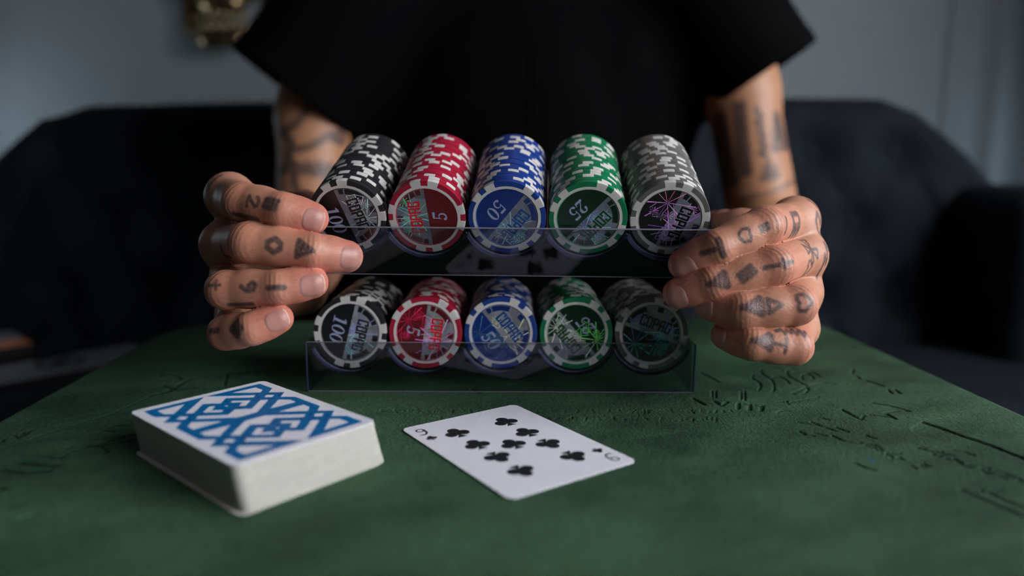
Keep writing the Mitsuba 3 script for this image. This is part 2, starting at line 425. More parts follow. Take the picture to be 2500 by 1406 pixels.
st(1.6, 0.7, *A4, [(75, 1180), (110, 1200), (190, 1160)], [(160, 1290), (300, 1245)], [(730, 920), (820, 905)])
st(1.4, 0.9, (300, 900), 3.7, [(950, 35), (918, 152)])
st(1.4, 0.9, (0, 0), 1.0, [(1980, 1030), (2040, 1052)], [(1180, 925), (1240, 940), (1330, 918)], [(1260, 930), (1420, 925)], [(1150, 948), (1170, 960)])

def sd_table(q):
    ax = np.abs(q[..., 0]) - (TW - RC)
    cy, hy = (Y0T + Y1T) / 2, (Y1T - Y0T) / 2
    ay = np.abs(q[..., 1] - cy) - (hy - RC)
    return np.hypot(np.maximum(ax, 0), np.maximum(ay, 0)) + np.minimum(np.maximum(ax, ay), 0) - RC

hs = 0.62
gx, gy = np.arange(-TW - 2, TW + 2, hs), np.concatenate([np.arange(Y0T - 2, 190, 3.0), np.arange(190, Y1T + 2, hs)])
Qg = np.stack(np.meshgrid(gx, gy, indexing='ij'), -1)
sd = sd_table(Qg)
e = 0.5
gq = np.stack([(sd_table(Qg + [e, 0]) - sd_table(Qg - [e, 0])), (sd_table(Qg + [0, e]) - sd_table(Qg - [0, e]))], -1) / (2 * e)
Qc = Qg - np.maximum(sd, 0)[..., None] * gq
RE = 10.0
edge = np.clip(sd + RE, 0, RE)
zt = -(RE - np.sqrt(np.maximum(RE * RE - edge * edge, 0)))
Wp = t_world(Qc)
press = np.zeros(zt.shape)
for w, d, pl in STROKES:
    lo, hi = pl.min(0) - w * 2.2, pl.max(0) + w * 2.2
    sel = (Wp[..., 0] > lo[0]) & (Wp[..., 0] < hi[0]) & (Wp[..., 1] > lo[1]) & (Wp[..., 1] < hi[1])
    if not sel.any():
        continue
    P = Wp[sel]
    dist = np.full(len(P), 1e9)
    for a, b in zip(pl[:-1], pl[1:]):
        ab = b - a
        t = np.clip(((P - a) @ ab) / max(ab @ ab, 1e-9), 0, 1)
        dist = np.minimum(dist, np.linalg.norm(P - a - t[:, None] * ab, axis=1))
    dist = dist + 0.35 * nz(np.c_[P, P[:, :1] * 0], 1.6, 3)
    v = d * (1 - np.clip((dist - w * 0.3) / (w * 0.55), 0, 1)) ** 1.5 - 0.18 * d * np.exp(-((dist - w * 1.1) / (w * 0.5)) ** 2)
    press[sel] = np.where(v > 0, np.maximum(press[sel], v), np.where(press[sel] > 0, press[sel], np.minimum(press[sel], v)))
hollow = Polygon([tuple(on_z(*q)[:2]) for q in Z(*A3, [(800, 520), (890, 462), (1210, 573), (1758, 775), (1758, 830), (1350, 690), (1100, 640), (850, 560)])])
import shapely
hc = shapely.contains_xy(hollow.buffer(1.0), Wp[..., 0], Wp[..., 1])
press = np.maximum(press, np.where(hc, 0.30, 0))
big = 0.35 * (meshkit.fbm(np.concatenate([Wp, Wp[..., :1] * 0], -1) / 16.0, 3) - 0.5)
Vt = np.concatenate([Wp, (zt - press + big)[..., None]], -1).reshape(-1, 3)
nx_, ny_ = len(gx), len(gy)
i, j = np.meshgrid(np.arange(nx_ - 1), np.arange(ny_ - 1), indexing='ij')
q0 = (i * ny_ + j).ravel()
Q = np.stack([q0, q0 + ny_, q0 + ny_ + 1, q0 + 1], 1)
ins = (sd.ravel() < 0)
Q = Q[ins[Q].any(1)]
Ft = np.vstack([Q[:, [0, 1, 2]], Q[:, [0, 2, 3]]])
used, inv = np.unique(Ft, return_inverse=True)
table = thing('table', 'low table with rounded corners upholstered in green suede embossed with worn lettering', 'table')
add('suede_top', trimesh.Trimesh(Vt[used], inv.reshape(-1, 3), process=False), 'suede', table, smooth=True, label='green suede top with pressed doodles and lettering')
outline = affinity.translate(roundrect(2 * TW, Y1T - Y0T, RC, 16), 0, (Y0T + Y1T) / 2)
side = Polygon([tuple(t_world(np.array(p))) for p in outline.exterior.coords])
add('padded_side', extrude(side.difference(side.buffer(-12)), 34, -10 - 34), 'suede', table, smooth=40)
add('underside', extrude(side.buffer(-11), 6, -44), 'black_metal', table, smooth=40)
for lx, ly in ((-190, 110), (190, 110), (-190, 500), (190, 500)):
    w_ = t_world(np.array([lx, ly], float))
    add('leg', trimesh.creation.cylinder(radius=16, segment=[[*w_, FLOOR], [*w_, -44]], sections=24), 'black_metal', table)

# ---------------------------------------------------------------- poker chips
R, TH, PITCH_C, NCH = 19.6, 3.32, 3.45, 20

def sector(r0, r1, a0, a1, n=8):
    t = np.radians(np.linspace(a0, a1, n))
    return Polygon(np.r_[np.c_[r0 * np.cos(t), r0 * np.sin(t)], np.c_[r1 * np.cos(t[::-1]), r1 * np.sin(t[::-1])]])

def chip_body():
    c, g = 0.45, 0.28
    prof = [(0, 0), (R * 0.765, 0.0), (R * 0.785, -0.0), (R - c, 0.0), (R - 0.12, 0.13), (R, c), (R, TH - c), (R - 0.12, TH - 0.13), (R - c, TH), (R * 0.795, TH), (R * 0.772, TH - g), (0, TH - g)]
    return lathe(prof, 72)

def chip_block(a0, a1, n=5):
    """A white inlay wrapping over the rim from r = 0.865 R, a hair proud of the body."""
    e = 0.035
    c = 0.45
    prof = [(R * 0.865, -e), (R - c, -e), (R - 0.12 + e, 0.13 - e), (R + e, c), (R + e, TH - c), (R - 0.12 + e, TH - 0.13 + e), (R - c, TH + e), (R * 0.865, TH + e)]
    m = len(prof)
    V, F = [], []
    t = np.radians(np.linspace(a0, a1, n))
    for a in t:
        V += [(r * math.cos(a), r * math.sin(a), z) for r, z in prof]
    for s in range(n - 1):
        for k in range(m):
            k2 = (k + 1) % m
            a, b, c_, d = s * m + k, s * m + k2, (s + 1) * m + k2, (s + 1) * m + k
            F += [(a, c_, b), (a, d, c_)]
    for k in range(1, m - 1):
        F += [(0, k, k + 1), ((n - 1) * m, (n - 1) * m + k + 1, (n - 1) * m + k)]
    q = trimesh.Trimesh(np.array(V), np.array(F), process=False)
    q.fix_normals()
    return q

BLOCKS = [(45 + 90 * k + s0, 45 + 90 * k + s1) for k in range(4) for s0, s1 in ((-21.5, -5.5), (5.5, 21.5))]   # pairs around 45, 135 ...
body_m = chip_body()
body_ply = {c: mikit.ply(mesh_mm(body_m), 'chip_' + c, smooth=28) for c in CHIP}
ring_m = extrude(Point(0, 0).buffer(R * 0.868, 32).difference(Point(0, 0).buffer(R * 0.797, 32)), 0.07, TH - 0.035)
ring_ply = mikit.ply(mesh_mm(ring_m), 'chip_white')
block_ply = [mikit.ply(mesh_mm(chip_block(*b)), 'chip_white', smooth=28) for b in BLOCKS]
stripes_ply = mikit.ply(mesh_mm(cat_mesh([chip_block(*b, n=4) for b in BLOCKS] + [ring_m])), 'chip_white', smooth=28)

# printed sticker: canonical frame, text reads along +x; numeral in the lower (coloured) part, lettering in the upper foil part
def block_text(word, h, w, gap, sw):
    def S(*pts):
        return LineString(pts).buffer(sw / 2, cap_style='flat', join_style='mitre')
    a, b = sw / 2, h - sw / 2
    l, r = sw / 2, w - sw / 2
    m = h * 0.46
    G = {'C': [S((w, b), (l, b), (l, a), (w, a)), box(r - sw / 2, h * 0.66, w, h), box(r - sw / 2, 0, w, h * 0.34)],
         'O': [S((l, 0), (l, h)), S((r, 0), (r, h)), S((0, a), (w, a)), S((0, b), (w, b))],
         'P': [S((l, 0), (l, h)), S((0, b), (w, b)), S((r, h), (r, m - sw / 2)), S((0, m), (w, m))],
         'A': [S((l, 0), (l, h)), S((r, 0), (r, h)), S((0, b), (w, b)), S((0, m), (w, m))],
         'G': [S((w, b), (l, b), (l, a), (w, a)), box(r - sw / 2, h * 0.68, w, h), box(r - sw / 2, 0, w, h * 0.5), box(w * 0.52, h * 0.40, w, h * 0.52)]}
    out, x = [], 0
    for ch in word:
        out.append(affinity.translate(unary_union(G[ch]), x, 0))
        x += w + gap
    u = unary_union(out)
    u = u.buffer(-0.06).buffer(0.12).buffer(-0.06)
    u = affinity.translate(u, -(x - gap) / 2, 0)
    return affinity.skew(u, xs=0, origin=(0, 0))

def oval(cx, cy, rx, ry):
    return affinity.translate(affinity.scale(Point(0, 0).buffer(1, 20), rx, ry), cx, cy)

def serif_num(s, h):
    """Heavy modern serif numerals 0, 1, 2, 5."""
    w = h * 0.66
    def arc(cx, cy, rx, ry, a0, a1, t0, t1):
        t = np.radians(np.linspace(a0, a1, 24))
        tt = np.linspace(t0, t1, 24) * (0.55 + 0.45 * np.abs(np.cos(t)))
        o = np.c_[cx + (rx + tt / 2) * np.cos(t), cy + (ry + tt / 2) * np.sin(t)]
        i_ = np.c_[cx + (rx - tt / 2) * np.cos(t), cy + (ry - tt / 2) * np.sin(t)]
        return Polygon(np.r_[o, i_[::-1]]).buffer(0)
    def g(ch):
        if ch == '0':
            return oval(w / 2, h / 2, w / 2, h / 2).difference(oval(w / 2, h / 2, w * 0.235, h * 0.44))
        if ch == '1':
            return unary_union([box(w * 0.36, 0, w * 0.66, h), box(w * 0.12, 0, w * 0.9, h * 0.06), Polygon([(w * 0.1, h * 0.88), (w * 0.36, h), (w * 0.5, h), (w * 0.5, h * 0.82), (w * 0.1, h * 0.84)])])
        if ch == '5':
            return unary_union([box(w * 0.16, h * 0.42, w * 0.26, h), Polygon([(w * 0.16, h), (w * 0.86, h), (w * 0.9, h * 0.82), (w * 0.16, h * 0.86)]), arc(w * 0.44, h * 0.30, w * 0.33, h * 0.255, 145, -150, h * 0.06, h * 0.19), oval(w * 0.16, h * 0.15, w * 0.13, h * 0.09)])
        if ch == '2':
            return unary_union([x_.buffer(0) for x_ in [arc(w * 0.46, h * 0.72, w * 0.32, h * 0.23, 170, -35, h * 0.13, h * 0.19), oval(w * 0.19, h * 0.72, w * 0.14, h * 0.1),
                                Polygon([(w * 0.86, h * 0.66), (w * 0.62, h * 0.56), (w * 0.05, h * 0.04), (w * 0.05, 0), (w * 0.28, h * 0.1)]), Polygon([(w * 0.05, 0), (w * 0.88, 0), (w * 0.95, h * 0.3), (w * 0.88, h * 0.3), (w * 0.8, h * 0.17), (w * 0.05, h * 0.17)])]])
    u, x = [], 0
    for ch in s:
        u.append(affinity.translate(g(ch).buffer(0), x, 0))
        x += w * 1.03
    u = unary_union(u).buffer(0)
    return affinity.translate(affinity.skew(u, xs=8, origin=(0, 0)), -x / 2, 0)

RS = R * 0.775
DISC = Point(0, 0).buffer(RS, 40)
UPH = box(-30, -0.8, 30, 30)
ZS = TH - 0.28

def flat_mesh(poly, z0, h):
    return extrude(poly, h, z0)

def burst_lines(r2, specs, clip, minis):
    """Foil starbursts: wedge-shaped rays from each centre and thin hexagonal links between small stars; (polygon, point) pairs."""
    out = []
    for (cx, cy, n, L, wide, ph) in specs:
        for k in range(n):
            a = ph + 2 * math.pi * k / n + r2.uniform(-0.1, 0.1)
            l = L * r2.uniform(0.55, 1.0)
            w = wide * r2.uniform(0.3, 1.0)
            d, s = np.array([math.cos(a), math.sin(a)]), np.array([-math.sin(a), math.cos(a)])
            c = np.array([cx, cy])
            out.append((Polygon([c + d * 0.4 - s * 0.08, c + d * l - s * w, c + d * l + s * w * 0.4, c + d * 0.4 + s * 0.08]), c + d * l * 0.6))
    for (cx, cy, r) in minis:
        ph = r2.uniform(0, 1)
        for k in range(10):
            a = ph + 2 * math.pi * k / 10
            d, s = np.array([math.cos(a), math.sin(a)]), np.array([-math.sin(a), math.cos(a)])
            c = np.array([cx, cy])
            out.append((Polygon([c + d * 0.35 - s * 0.05, c + d * r - s * 0.16, c + d * r + s * 0.16, c + d * 0.35 + s * 0.05]), c + d * r * 0.6))
        hexa = [np.array([cx, cy]) + 1.5 * r * np.array([math.cos(ph + k * math.pi / 3), math.sin(ph + k * math.pi / 3)]) * (1.25 if k % 2 else 0.85) for k in range(7)]
        for a, b in zip(hexa[:-1], hexa[1:]):
            if r2.uniform() < 0.6:
                out.append((LineString([a, b]).buffer(0.11, cap_style='flat'), (a + b) / 2))
    res = []
    for p, c in out:
        q = p.buffer(0).intersection(clip)
        if q.area > 0.01:
            res.append((q, c))
    return res

def tint_mesh(pairs, colf, z0, h):
    ms, cols = [], []
    for p, c in pairs:
        m = flat_mesh(p, z0, h)
        ms.append(m)
        cols.append(np.tile(colf(c), (len(m.vertices), 1)))
    return cat_mesh(ms), np.vstack(cols)

def hue(stops):
    xs_ = [s[0] for s in stops]
    cs = np.array([srgb(*s[1]) for s in stops])
    return lambda t: np.array([np.interp(t, xs_, cs[:, k]) for k in range(3)])

def front_chip(key, color, number, heading, body_rot, pal, dark_rays, seed, base, foil, M, letter, num_col):
    """Parts of a chip whose printed face shows. heading: direction in which its lettering reads."""
    r2 = np.random.default_rng(seed)
    Mb = M @ T().rotate([0, 0, 1], body_rot - 45 + 45)
    scene[key + '__body'] = {**body_ply[color], 'to_world': Mb}
    scene[key + '__inlay_ring'] = {**ring_ply, 'to_world': Mb}
    for k, b in enumerate(block_ply):
        scene[key + '__edge_inlay' + (f'_{k:03d}' if k else '')] = {**b, 'to_world': Mb}
    Ms = M @ T().rotate([0, 0, 1], heading)
    st_ = key + '__sticker'
    C = np.array(base)
    labels[st_] = {'label': 'round foil sticker with number and lettering'}
    def put(nm, m, col, mat):
        col = np.tile(col, (len(m.vertices), 1)) if np.ndim(col) == 1 else col
        k = st_ + nm
        scene[k] = {**mikit.ply(mesh_mm(m), mat, color=col), 'to_world': Ms}
        return k
    up = DISC.intersection(UPH)
    put('', flat_mesh(DISC, ZS - 0.05, 0.075), C, 'print_vc')
    # silver part in soft shards
    shards, n = [], 26
    pts = r2.uniform(-RS, RS, (n, 2))
    from scipy.spatial import Voronoi
    vor = Voronoi(np.vstack([pts, [[60, 60], [-60, 60], [60, -60], [-60, -60]]]))
    for k in range(n):
        reg = vor.regions[vor.point_region[k]]
        if -1 in reg or not reg:
            continue
        q = Polygon(vor.vertices[reg]).buffer(0).intersection(up)
        if q.area > 0.02:
            shards.append((q, pts[k]))
    m, c = tint_mesh(shards, lambda p: np.array(foil) * r2.uniform(0.65, 1.2), ZS + 0.02, 0.02)
    put('__foil', m, c, 'foil_vc')
    # rim marks on the silver part
    marks = unary_union([sector(RS * 0.80, RS * 0.985, a - w, a + w) for a, w in ((38, 20), (142, 20), (90, 7), (10, 5), (170, 5))]).intersection(up)
    put('__rim_mark', flat_mesh(marks, ZS + 0.038, 0.012), C * 0.8 + 0.002, 'print_vc')
    big = [(r2.uniform(-9, 9), r2.uniform(2, 11), 11, 15, 0.42, r2.uniform(0, 1))]
    if dark_rays:
        big.append((r2.uniform(-10, -3), r2.uniform(-10, -3), 10, 15, 0.5, r2.uniform(0, 1)))
    minis = [(r2.uniform(-11, 11), r2.uniform(-11 if dark_rays else 1, 12), r2.uniform(1.8, 2.9)) for _ in range(5 if dark_rays else 3)]
    clip = DISC.buffer(-0.2) if dark_rays else up.buffer(-0.1)
    prs = burst_lines(r2, big, clip, minis)
    ang = math.radians(heading)
    def colf(p):
        ty = (p[0] * math.sin(ang) + p[1] * math.cos(ang)) / RS
        c = pal(ty)  # hologram diffraction glints put into the ray colours, fixed for every view
        if p[1] < -0.8:
            c = c * np.array(dark_rays) if dark_rays else c
        return np.minimum(c * r2.uniform(0.7, 3.2), 1.0)
    m, c = tint_mesh(prs, colf, ZS + 0.046, 0.014)
    put('__glint_starburst', m, c, 'foil_vc')
    put('__lettering', flat_mesh(affinity.translate(block_text('COPAG', 6.2, 3.1, 0.42, 0.95), 0.3, 2.5), ZS + 0.06, 0.02), np.array(letter), 'print_vc')
    nm = affinity.translate(serif_num(number, 7.2), -0.3, -10.2)
    put('__numeral', flat_mesh(nm, ZS + 0.06, 0.02), np.array(num_col), 'foil_vc')

ORD = ['', 'second', 'third', 'fourth', 'fifth', 'sixth', 'seventh', 'eighth', 'ninth', 'tenth', 'eleventh', 'twelfth', 'thirteenth', 'fourteenth', 'fifteenth', 'sixteenth', 'seventeenth', 'eighteenth', 'nineteenth', 'rearmost']
SP = 40.33
COLORS = ['black', 'red', 'blue', 'green', 'grey']
NUM = {'black': '100', 'red': '5', 'blue': '50', 'green': '25', 'grey': '1'}
BASE = {'black': srgb(14, 15, 20), 'red': srgb(92, 10, 20), 'blue': srgb(10, 42, 110), 'green': srgb(4, 36, 20), 'grey': srgb(26, 26, 28)}
LET = {'black': srgb(12, 14, 22), 'red': srgb(205, 10, 30), 'blue': srgb(8, 60, 130), 'green': srgb(8, 60, 30), 'grey': srgb(16, 16, 24)}
GLINT_UP = {'black': hue([(-1, (150, 120, 140)), (0, (120, 190, 190)), (1, (190, 230, 215))]), 'red': hue([(-1, (120, 230, 160)), (1, (60, 235, 140))]), 'blue': hue([(-1, (110, 200, 190)), (1, (90, 170, 245))]),
          'green': hue([(-1, (110, 200, 170)), (0.2, (100, 130, 240)), (1, (110, 180, 245))]), 'grey': hue([(-1, (110, 100, 150)), (0, (190, 110, 245)), (1, (235, 120, 150))])}
GLINT_LO = {'black': hue([(-1, (90, 200, 190)), (0, (120, 130, 245)), (1, (150, 160, 245))]), 'red': hue([(-1, (150, 130, 240)), (0, (240, 130, 200)), (1, (245, 120, 190))]), 'blue': hue([(-1, (245, 170, 170)), (0, (240, 235, 150)), (1, (250, 240, 120))]),
          'green': hue([(-1, (250, 180, 170)), (-0.3, (230, 245, 170)), (1, (140, 250, 180))]), 'grey': hue([(-1, (40, 200, 120)), (-0.2, (60, 170, 225)), (0.3, (110, 120, 250)), (1, (130, 90, 235))])}
HEAD = {'upper': dict(black=-73, red=95, blue=-128, green=-132, grey=-110), 'lower': dict(black=-105, red=-98, blue=-52, green=130, grey=-20)}
BROT = {'upper': dict(black=60, red=45, blue=-5, green=12, grey=36), 'lower': dict(black=38, red=0, blue=8, green=0, grey=20)}
DARK = {('lower', 'red'): (0.75, 0.04, 0.12), ('lower', 'green'): (0.15, 0.9, 0.2), ('lower', 'grey'): (0.9, 0.9, 0.9), ('upper', 'grey'): (0.9, 0.9, 0.9), ('lower', 'blue'): (0.03, 0.12, 0.4)}

def tray_matrix(level):
    if level == 'lower':
        return T().translate([-5.9 * MM, 383 * MM, 0.4 * MM])
    c = np.array([-2.2, 368.8, 95.0])                        # face centre of the middle chip
    tl = math.radians(21.5)
    n, u = np.array([0, -math.cos(tl), -math.sin(tl)]), np.array([0, -math.sin(tl), math.cos(tl)])
    o = c - 32 * u + 2.4 * n
    M = T().translate((o * MM).tolist()).rotate([0, 0, 1], -3.0).rotate([1, 0, 0], 21.5)
    return M

A_ = mikit.T if hasattr(mikit, 'T') else None
def xform(M, p):
    return (np.array(M.matrix) @ np.array([*p, 1.0]))[:3]

tray = {}
for level in ('upper', 'lower'):
    M = tray_matrix(level)
    for ci, col in enumerate(COLORS):
        for k in range(NCH):
            jx, jz = (0, 0) if k == 0 else rng.uniform(-0.18, 0.18, 2)
            # chip frame: z toward the viewer; tray frame: y toward the back
            Mc = M @ T().translate([(SP * (ci - 2) + jx) * MM, (2.4 + TH + PITCH_C * k) * MM, (32 + jz) * MM]).rotate([1, 0, 0], 90)
            key = key_of('poker_chip')
            what = f'{col} and white poker chip'
            row = f"the {level} tray's {col} stack"
            if k == 0:
                tag(key, f'{what} numbered {NUM[col]}, front of {row}, face showing', 'poker chip', f'{col} poker chips in the {level} tray')
                front_chip(key, col, NUM[col], HEAD[level][col], BROT[level][col], (GLINT_UP if level == 'upper' else GLINT_LO)[col], DARK.get((level, col)), 100 + ci + 10 * (level == 'lower'), BASE[col],
                           srgb(112, 116, 128) if level == 'upper' else srgb(132, 134, 142), Mc, LET[col], srgb(150, 158, 190) if col != 'grey' else srgb(70, 72, 84))
            else:
                where = 'rearmost chip' if k == NCH - 1 else f'{ORD[k]} chip from the front'
                tag(key, f'{what}, {where} in {row}', 'poker chip', f'{col} poker chips in the {level} tray')
                Mk = Mc @ T().rotate([0, 0, 1], float(rng.uniform(0, 90)))
                scene[key + '__body'] = {**body_ply[col], 'to_world': Mk}
                scene[key + '__edge_inlay'] = {**stripes_ply, 'to_world': Mk}

# ---------------------------------------------------------------- clear chip trays
HW, PT, PH, LT, CZ = 104.0, 1.6, 27.0, 76.0, 24.0

def trough_profile():
    """Corrugated sheet section: five arcs with flat ridges between them, 1.5 thick, as one polygon in (x, z)."""
    top = []
    r = 20.25
    a0 = math.asin((32 - CZ) / r)
    for k in range(5):
        cx = SP * (k - 2)
        t = np.linspace(math.pi + a0, 2 * math.pi - a0, 29)
        top += [(cx + r * math.cos(x), 32 + r * math.sin(x)) for x in t]
    top = [(-HW + PT, CZ)] + top + [(HW - PT, CZ)]
    line = LineString(top)
    return line.buffer(0.75, cap_style='flat', join_style='round', quad_segs=4).difference(unary_union([Point(SP * (k - 2), 32).buffer(19.85, 48) for k in range(5)]))

def tray_parts():
    P = {}
    P['front_panel'] = rbox(-HW, HW, 0, PT, 0, PH, 0.35)
    P['back_panel'] = rbox(-HW, HW, LT, LT + PT, 0, PH, 0.35)
    P['side_panel'] = rbox(-HW, -HW + PT, PT + 0.02, LT - 0.02, 0, PH, 0.35)
    P['side_panel_001'] = rbox(HW - PT, HW, PT + 0.02, LT - 0.02, 0, PH, 0.35)
    m = extrude(trough_profile(), LT - PT - 0.04)
    m.apply_transform(trimesh.transformations.rotation_matrix(math.pi / 2, (1, 0, 0)))
    m.apply_translation((0, LT - 0.02, 0))
    P['trough'] = m
    rim = []
    for k in range(5):
        cx = SP * (k - 2)
        a0 = math.asin((32 - CZ) / 21.0)
        t = np.degrees(a0)
        rim.append(affinity.translate(sector(20.9, 22.9, 180 + t, 360 - t, 30), cx, 32))
    m = extrude(unary_union(rim), 1.0)
    m.apply_transform(trimesh.transformations.rotation_matrix(math.pi / 2, (1, 0, 0)))
    m.apply_translation((0, PT + 1.05, 0))
    P['trough_rim'] = m
    P['front_panel__top_edge'] = boxm(-HW + 0.6, HW - 0.6, 0.1, PT - 0.1, PH - 0.02, PH + 0.16)
    P['front_panel__bottom_edge'] = boxm(-HW + 0.6, HW - 0.6, -0.05, 0.3, -0.05, 0.30)
    for k_, x_ in (('', -HW), ('_001', HW)):
        P['corner_edge' + k_] = rbox(x_ - 0.5, x_ + 0.5, -0.15, 1.0, 0.2, PH - 0.2, 0.3)
    return P

tp = {k: mikit.ply(mesh_mm(m), 'edge_glow_tint' if k == 'trough_rim' else 'pale_edge' if 'top_edge' in k or 'bottom_edge' in k else 'navy_edge' if 'corner' in k else 'clear_plastic', smooth=35) for k, m in tray_parts().items()}
for level, lab in (('upper', 'clear plastic chip tray held up in both hands, tilted toward the viewer'), ('lower', 'clear plastic chip tray standing on the green suede table')):
    key = thing('chip_tray', lab, 'chip tray')
    for nm, d in tp.items():
        scene[key + '__' + nm] = {**d, 'to_world': tray_matrix(level)}

# ---------------------------------------------------------------- playing cards
def club(s):
    lob = [Point(0, 0.27).buffer(0.25, 16), Point(-0.27, -0.06).buffer(0.25, 16), Point(0.27, -0.06).buffer(0.25, 16), Polygon([(-0.09, 0.12), (0.09, 0.12), (0.12, -0.1), (-0.12, -0.1)]),
           Polygon([(-0.045, 0), (0.045, 0), (0.07, -0.25), (0.22, -0.48), (-0.22, -0.48), (-0.07, -0.25)])]
    return affinity.scale(unary_union(lob), s, s, origin=(0, 0))

def nine(h):
    ring = oval(0, h * 0.72, h * 0.26, h * 0.25).difference(oval(0, h * 0.72, h * 0.15, h * 0.16))
    t = np.radians(np.linspace(5, -115, 20))
    tail = LineString([(h * 0.22, h * 0.72)] + [(-h * 0.12 + h * 0.34 * math.cos(x), h * 0.48 + h * 0.48 * math.sin(x) * 1.0) for x in t[4:]]).buffer(h * 0.06)
    return unary_union([ring, tail])

def card_frame(x, y, th, z):
    return T().translate([x * MM, y * MM, z * MM]).rotate([0, 0, 1], math.degrees(th))

# card frame: u along the long side; "up" of the face is -u, so a face-upright shape is turned by +90 degrees
def up_face(g, u, v, flip=False):
    return affinity.translate(affinity.rotate(g, 90 if not flip else -90, origin=(0, 0)), u, v)

Mc = card_frame(0.6, 307.0, -0.965, 0.32)
nc = thing('playing_card', 'nine of clubs playing card lying face up on the green table', 'playing card')
scene[nc + '__card_stock'] = {**mikit.ply(mesh_mm(extrude(roundrect(89.0, 64.0, 3.6, 10), 0.32)), 'card_face'), 'to_world': Mc}
pips = [(u, v, u > 2) for v in (-13.4, 13.4) for u in (-25.4, -8.3, 8.3, 25.4)] + [(0.0, 0.0, False)]
for (u, v, fl) in pips:
    scene[key_of('club_pip', nc)] = {**mikit.ply(mesh_mm(extrude(up_face(club(11.6), u, v, fl), 0.03, 0.31)), 'print_black'), 'to_world': Mc}
for s in (-1, 1):
    scene[key_of('corner_index', nc)] = {**mikit.ply(mesh_mm(extrude(up_face(affinity.scale(nine(8.0), 1.05, 1.0, origin=(0, 0)), -31.6 * -s, 25.9 * s, s > 0), 0.03, 0.31)), 'print_black'), 'to_world': Mc}
    scene[key_of('corner_club', nc)] = {**mikit.ply(mesh_mm(extrude(up_face(club(5.0), 26.4 * s, 25.9 * s, s > 0), 0.03, 0.31)), 'print_black'), 'to_world': Mc}

# deck of cards
dk = thing('card_deck', 'deck of playing cards squared face down, blue woven pattern back on top', 'card deck')
DX, DY, DTH = -109.3, 296.4, -0.718
cD, sD = math.cos(DTH), math.sin(DTH)
layers, NC = [], 52
base_card = roundrect(88.0, 63.0, 3.5, 6)
for k in range(NC - 1):
    z = 0.05 + k * 0.316
    f = 1 - k / (NC - 1)
    slip_u = 5.6 * f ** 1.25 + rng.uniform(-0.14, 0.14)
    slip_v = 0.35 * f + rng.uniform(-0.12, 0.12)
    if k == 0:
        slip_v -= 2.0
    m = extrude(base_card, 0.29, z)
    m.apply_translation((slip_u, slip_v, 0))
    layers.append(m)
Md = card_frame(DX, DY, DTH, 0)
scene[dk + '__card_stack'] = {**mikit.ply(mesh_mm(cat_mesh(layers)), 'card_edge'), 'to_world': Md}
labels[dk + '__card_stack'] = {'label': 'cream edges of the stacked cards', 'kind': 'stuff'}
zt_ = 0.05 + (NC - 1) * 0.316
scene[dk + '__top_card'] = {**mikit.ply(mesh_mm(extrude(base_card, 0.3, zt_)), 'card_face'), 'to_world': Md}
labels[dk + '__top_card'] = {'label': 'top card back in white and blue'}
half = [(-40, 0.5), (-40, 27.3), (-29, 27.3), (-24.5, 22.8), (-19.5, 27.9), (-14.5, 22.8), (-9.7, 27.3)]
qtop = half + [(-u, v) for u, v in half[::-1]]
outer = Polygon(qtop + [(u, -v) for u, v in qtop[::-1]])
HOLES = [[(-41, 0.6), (-41, -0.6), (-40, -0.4), (-24.2, -16.5), (-21.8, -14.2), (-30.8, -5.5), (-25.8, 0), (-31, 5.3), (-22.9, 14.1), (-25.2, 16.5), (-40, 0.4)],
         [(-14.2, -16.9), (-16.9, -14.3), (-8.9, -5.4), (-13.6, 0), (-9, 5.5), (-17, 14.2), (-14.6, 16.8), (-3.1, 4.4), (-3.1, -4.4)], [(-20.7, -0.8), (-21.3, 0), (-20.5, 0.8), (-19.6, 0)]]
SYM = [[(-36.2, -22.9), (-36.4, -11), (-27.2, -20.1), (-29.9, -23)], [(-19.3, -22.5), (-21.8, -20), (-19.5, -17.6), (-17, -20)], [(-19.8, -11), (-25.4, -5.3), (-23.7, -3.5), (-19.9, -7.2), (-16.4, -3.6), (-14.5, -5.6)],
       [(-7.7, -23.4), (-11.6, -19.9), (-3.3, -11), (-2.8, -23.4)]]
for h_ in SYM:
    HOLES += [h_, [(u, -v) for u, v in h_]]
HOLES += [[(-u, v) for u, v in h_] for h_ in HOLES]
pat = outer.difference(unary_union([Polygon(h_).buffer(0) for h_ in HOLES]))
pk = dk + '__top_card__woven_pattern'
scene[pk] = {**mikit.ply(mesh_mm(extrude(pat, 0.03, zt_ + 0.29)), 'print_blue'), 'to_world': Md}
labels[pk] = {'label': 'blue interlaced band pattern'}
sh = []
for su in (-1, 1):
    for sv in (-1, 1):
        for (u, v, a) in ((-22.8, -22.0, 45), (-15.8, -18.6, 45), (-26.3, -18.0, -45), (-17.6, -24.2, -45), (-27.5, -2.6, 45), (-13.4, 2.2, 45), (-21.0, -15.4, -45), (-17.4, -12.9, 45)):
            sh.append(affinity.translate(affinity.rotate(affinity.scale(box(-0.5, -0.5, 0.5, 0.5), 3.6, 1.1), a * su * sv), -u * su, v * sv))
shm = unary_union(sh).intersection(pat)
labels[dk + '__top_card__woven_shade'] = {'label': 'darker blue shading where bands cross', 'kind': 'stuff'}
scene[dk + '__top_card__woven_shade'] = {**mikit.ply(mesh_mm(extrude(shm, 0.012, zt_ + 0.318)), 'print_blue_dark'), 'to_world': Md}

# ---------------------------------------------------------------- sofa
SOFA_Y0, SOFA_Y1 = 1010.0, 1135.0

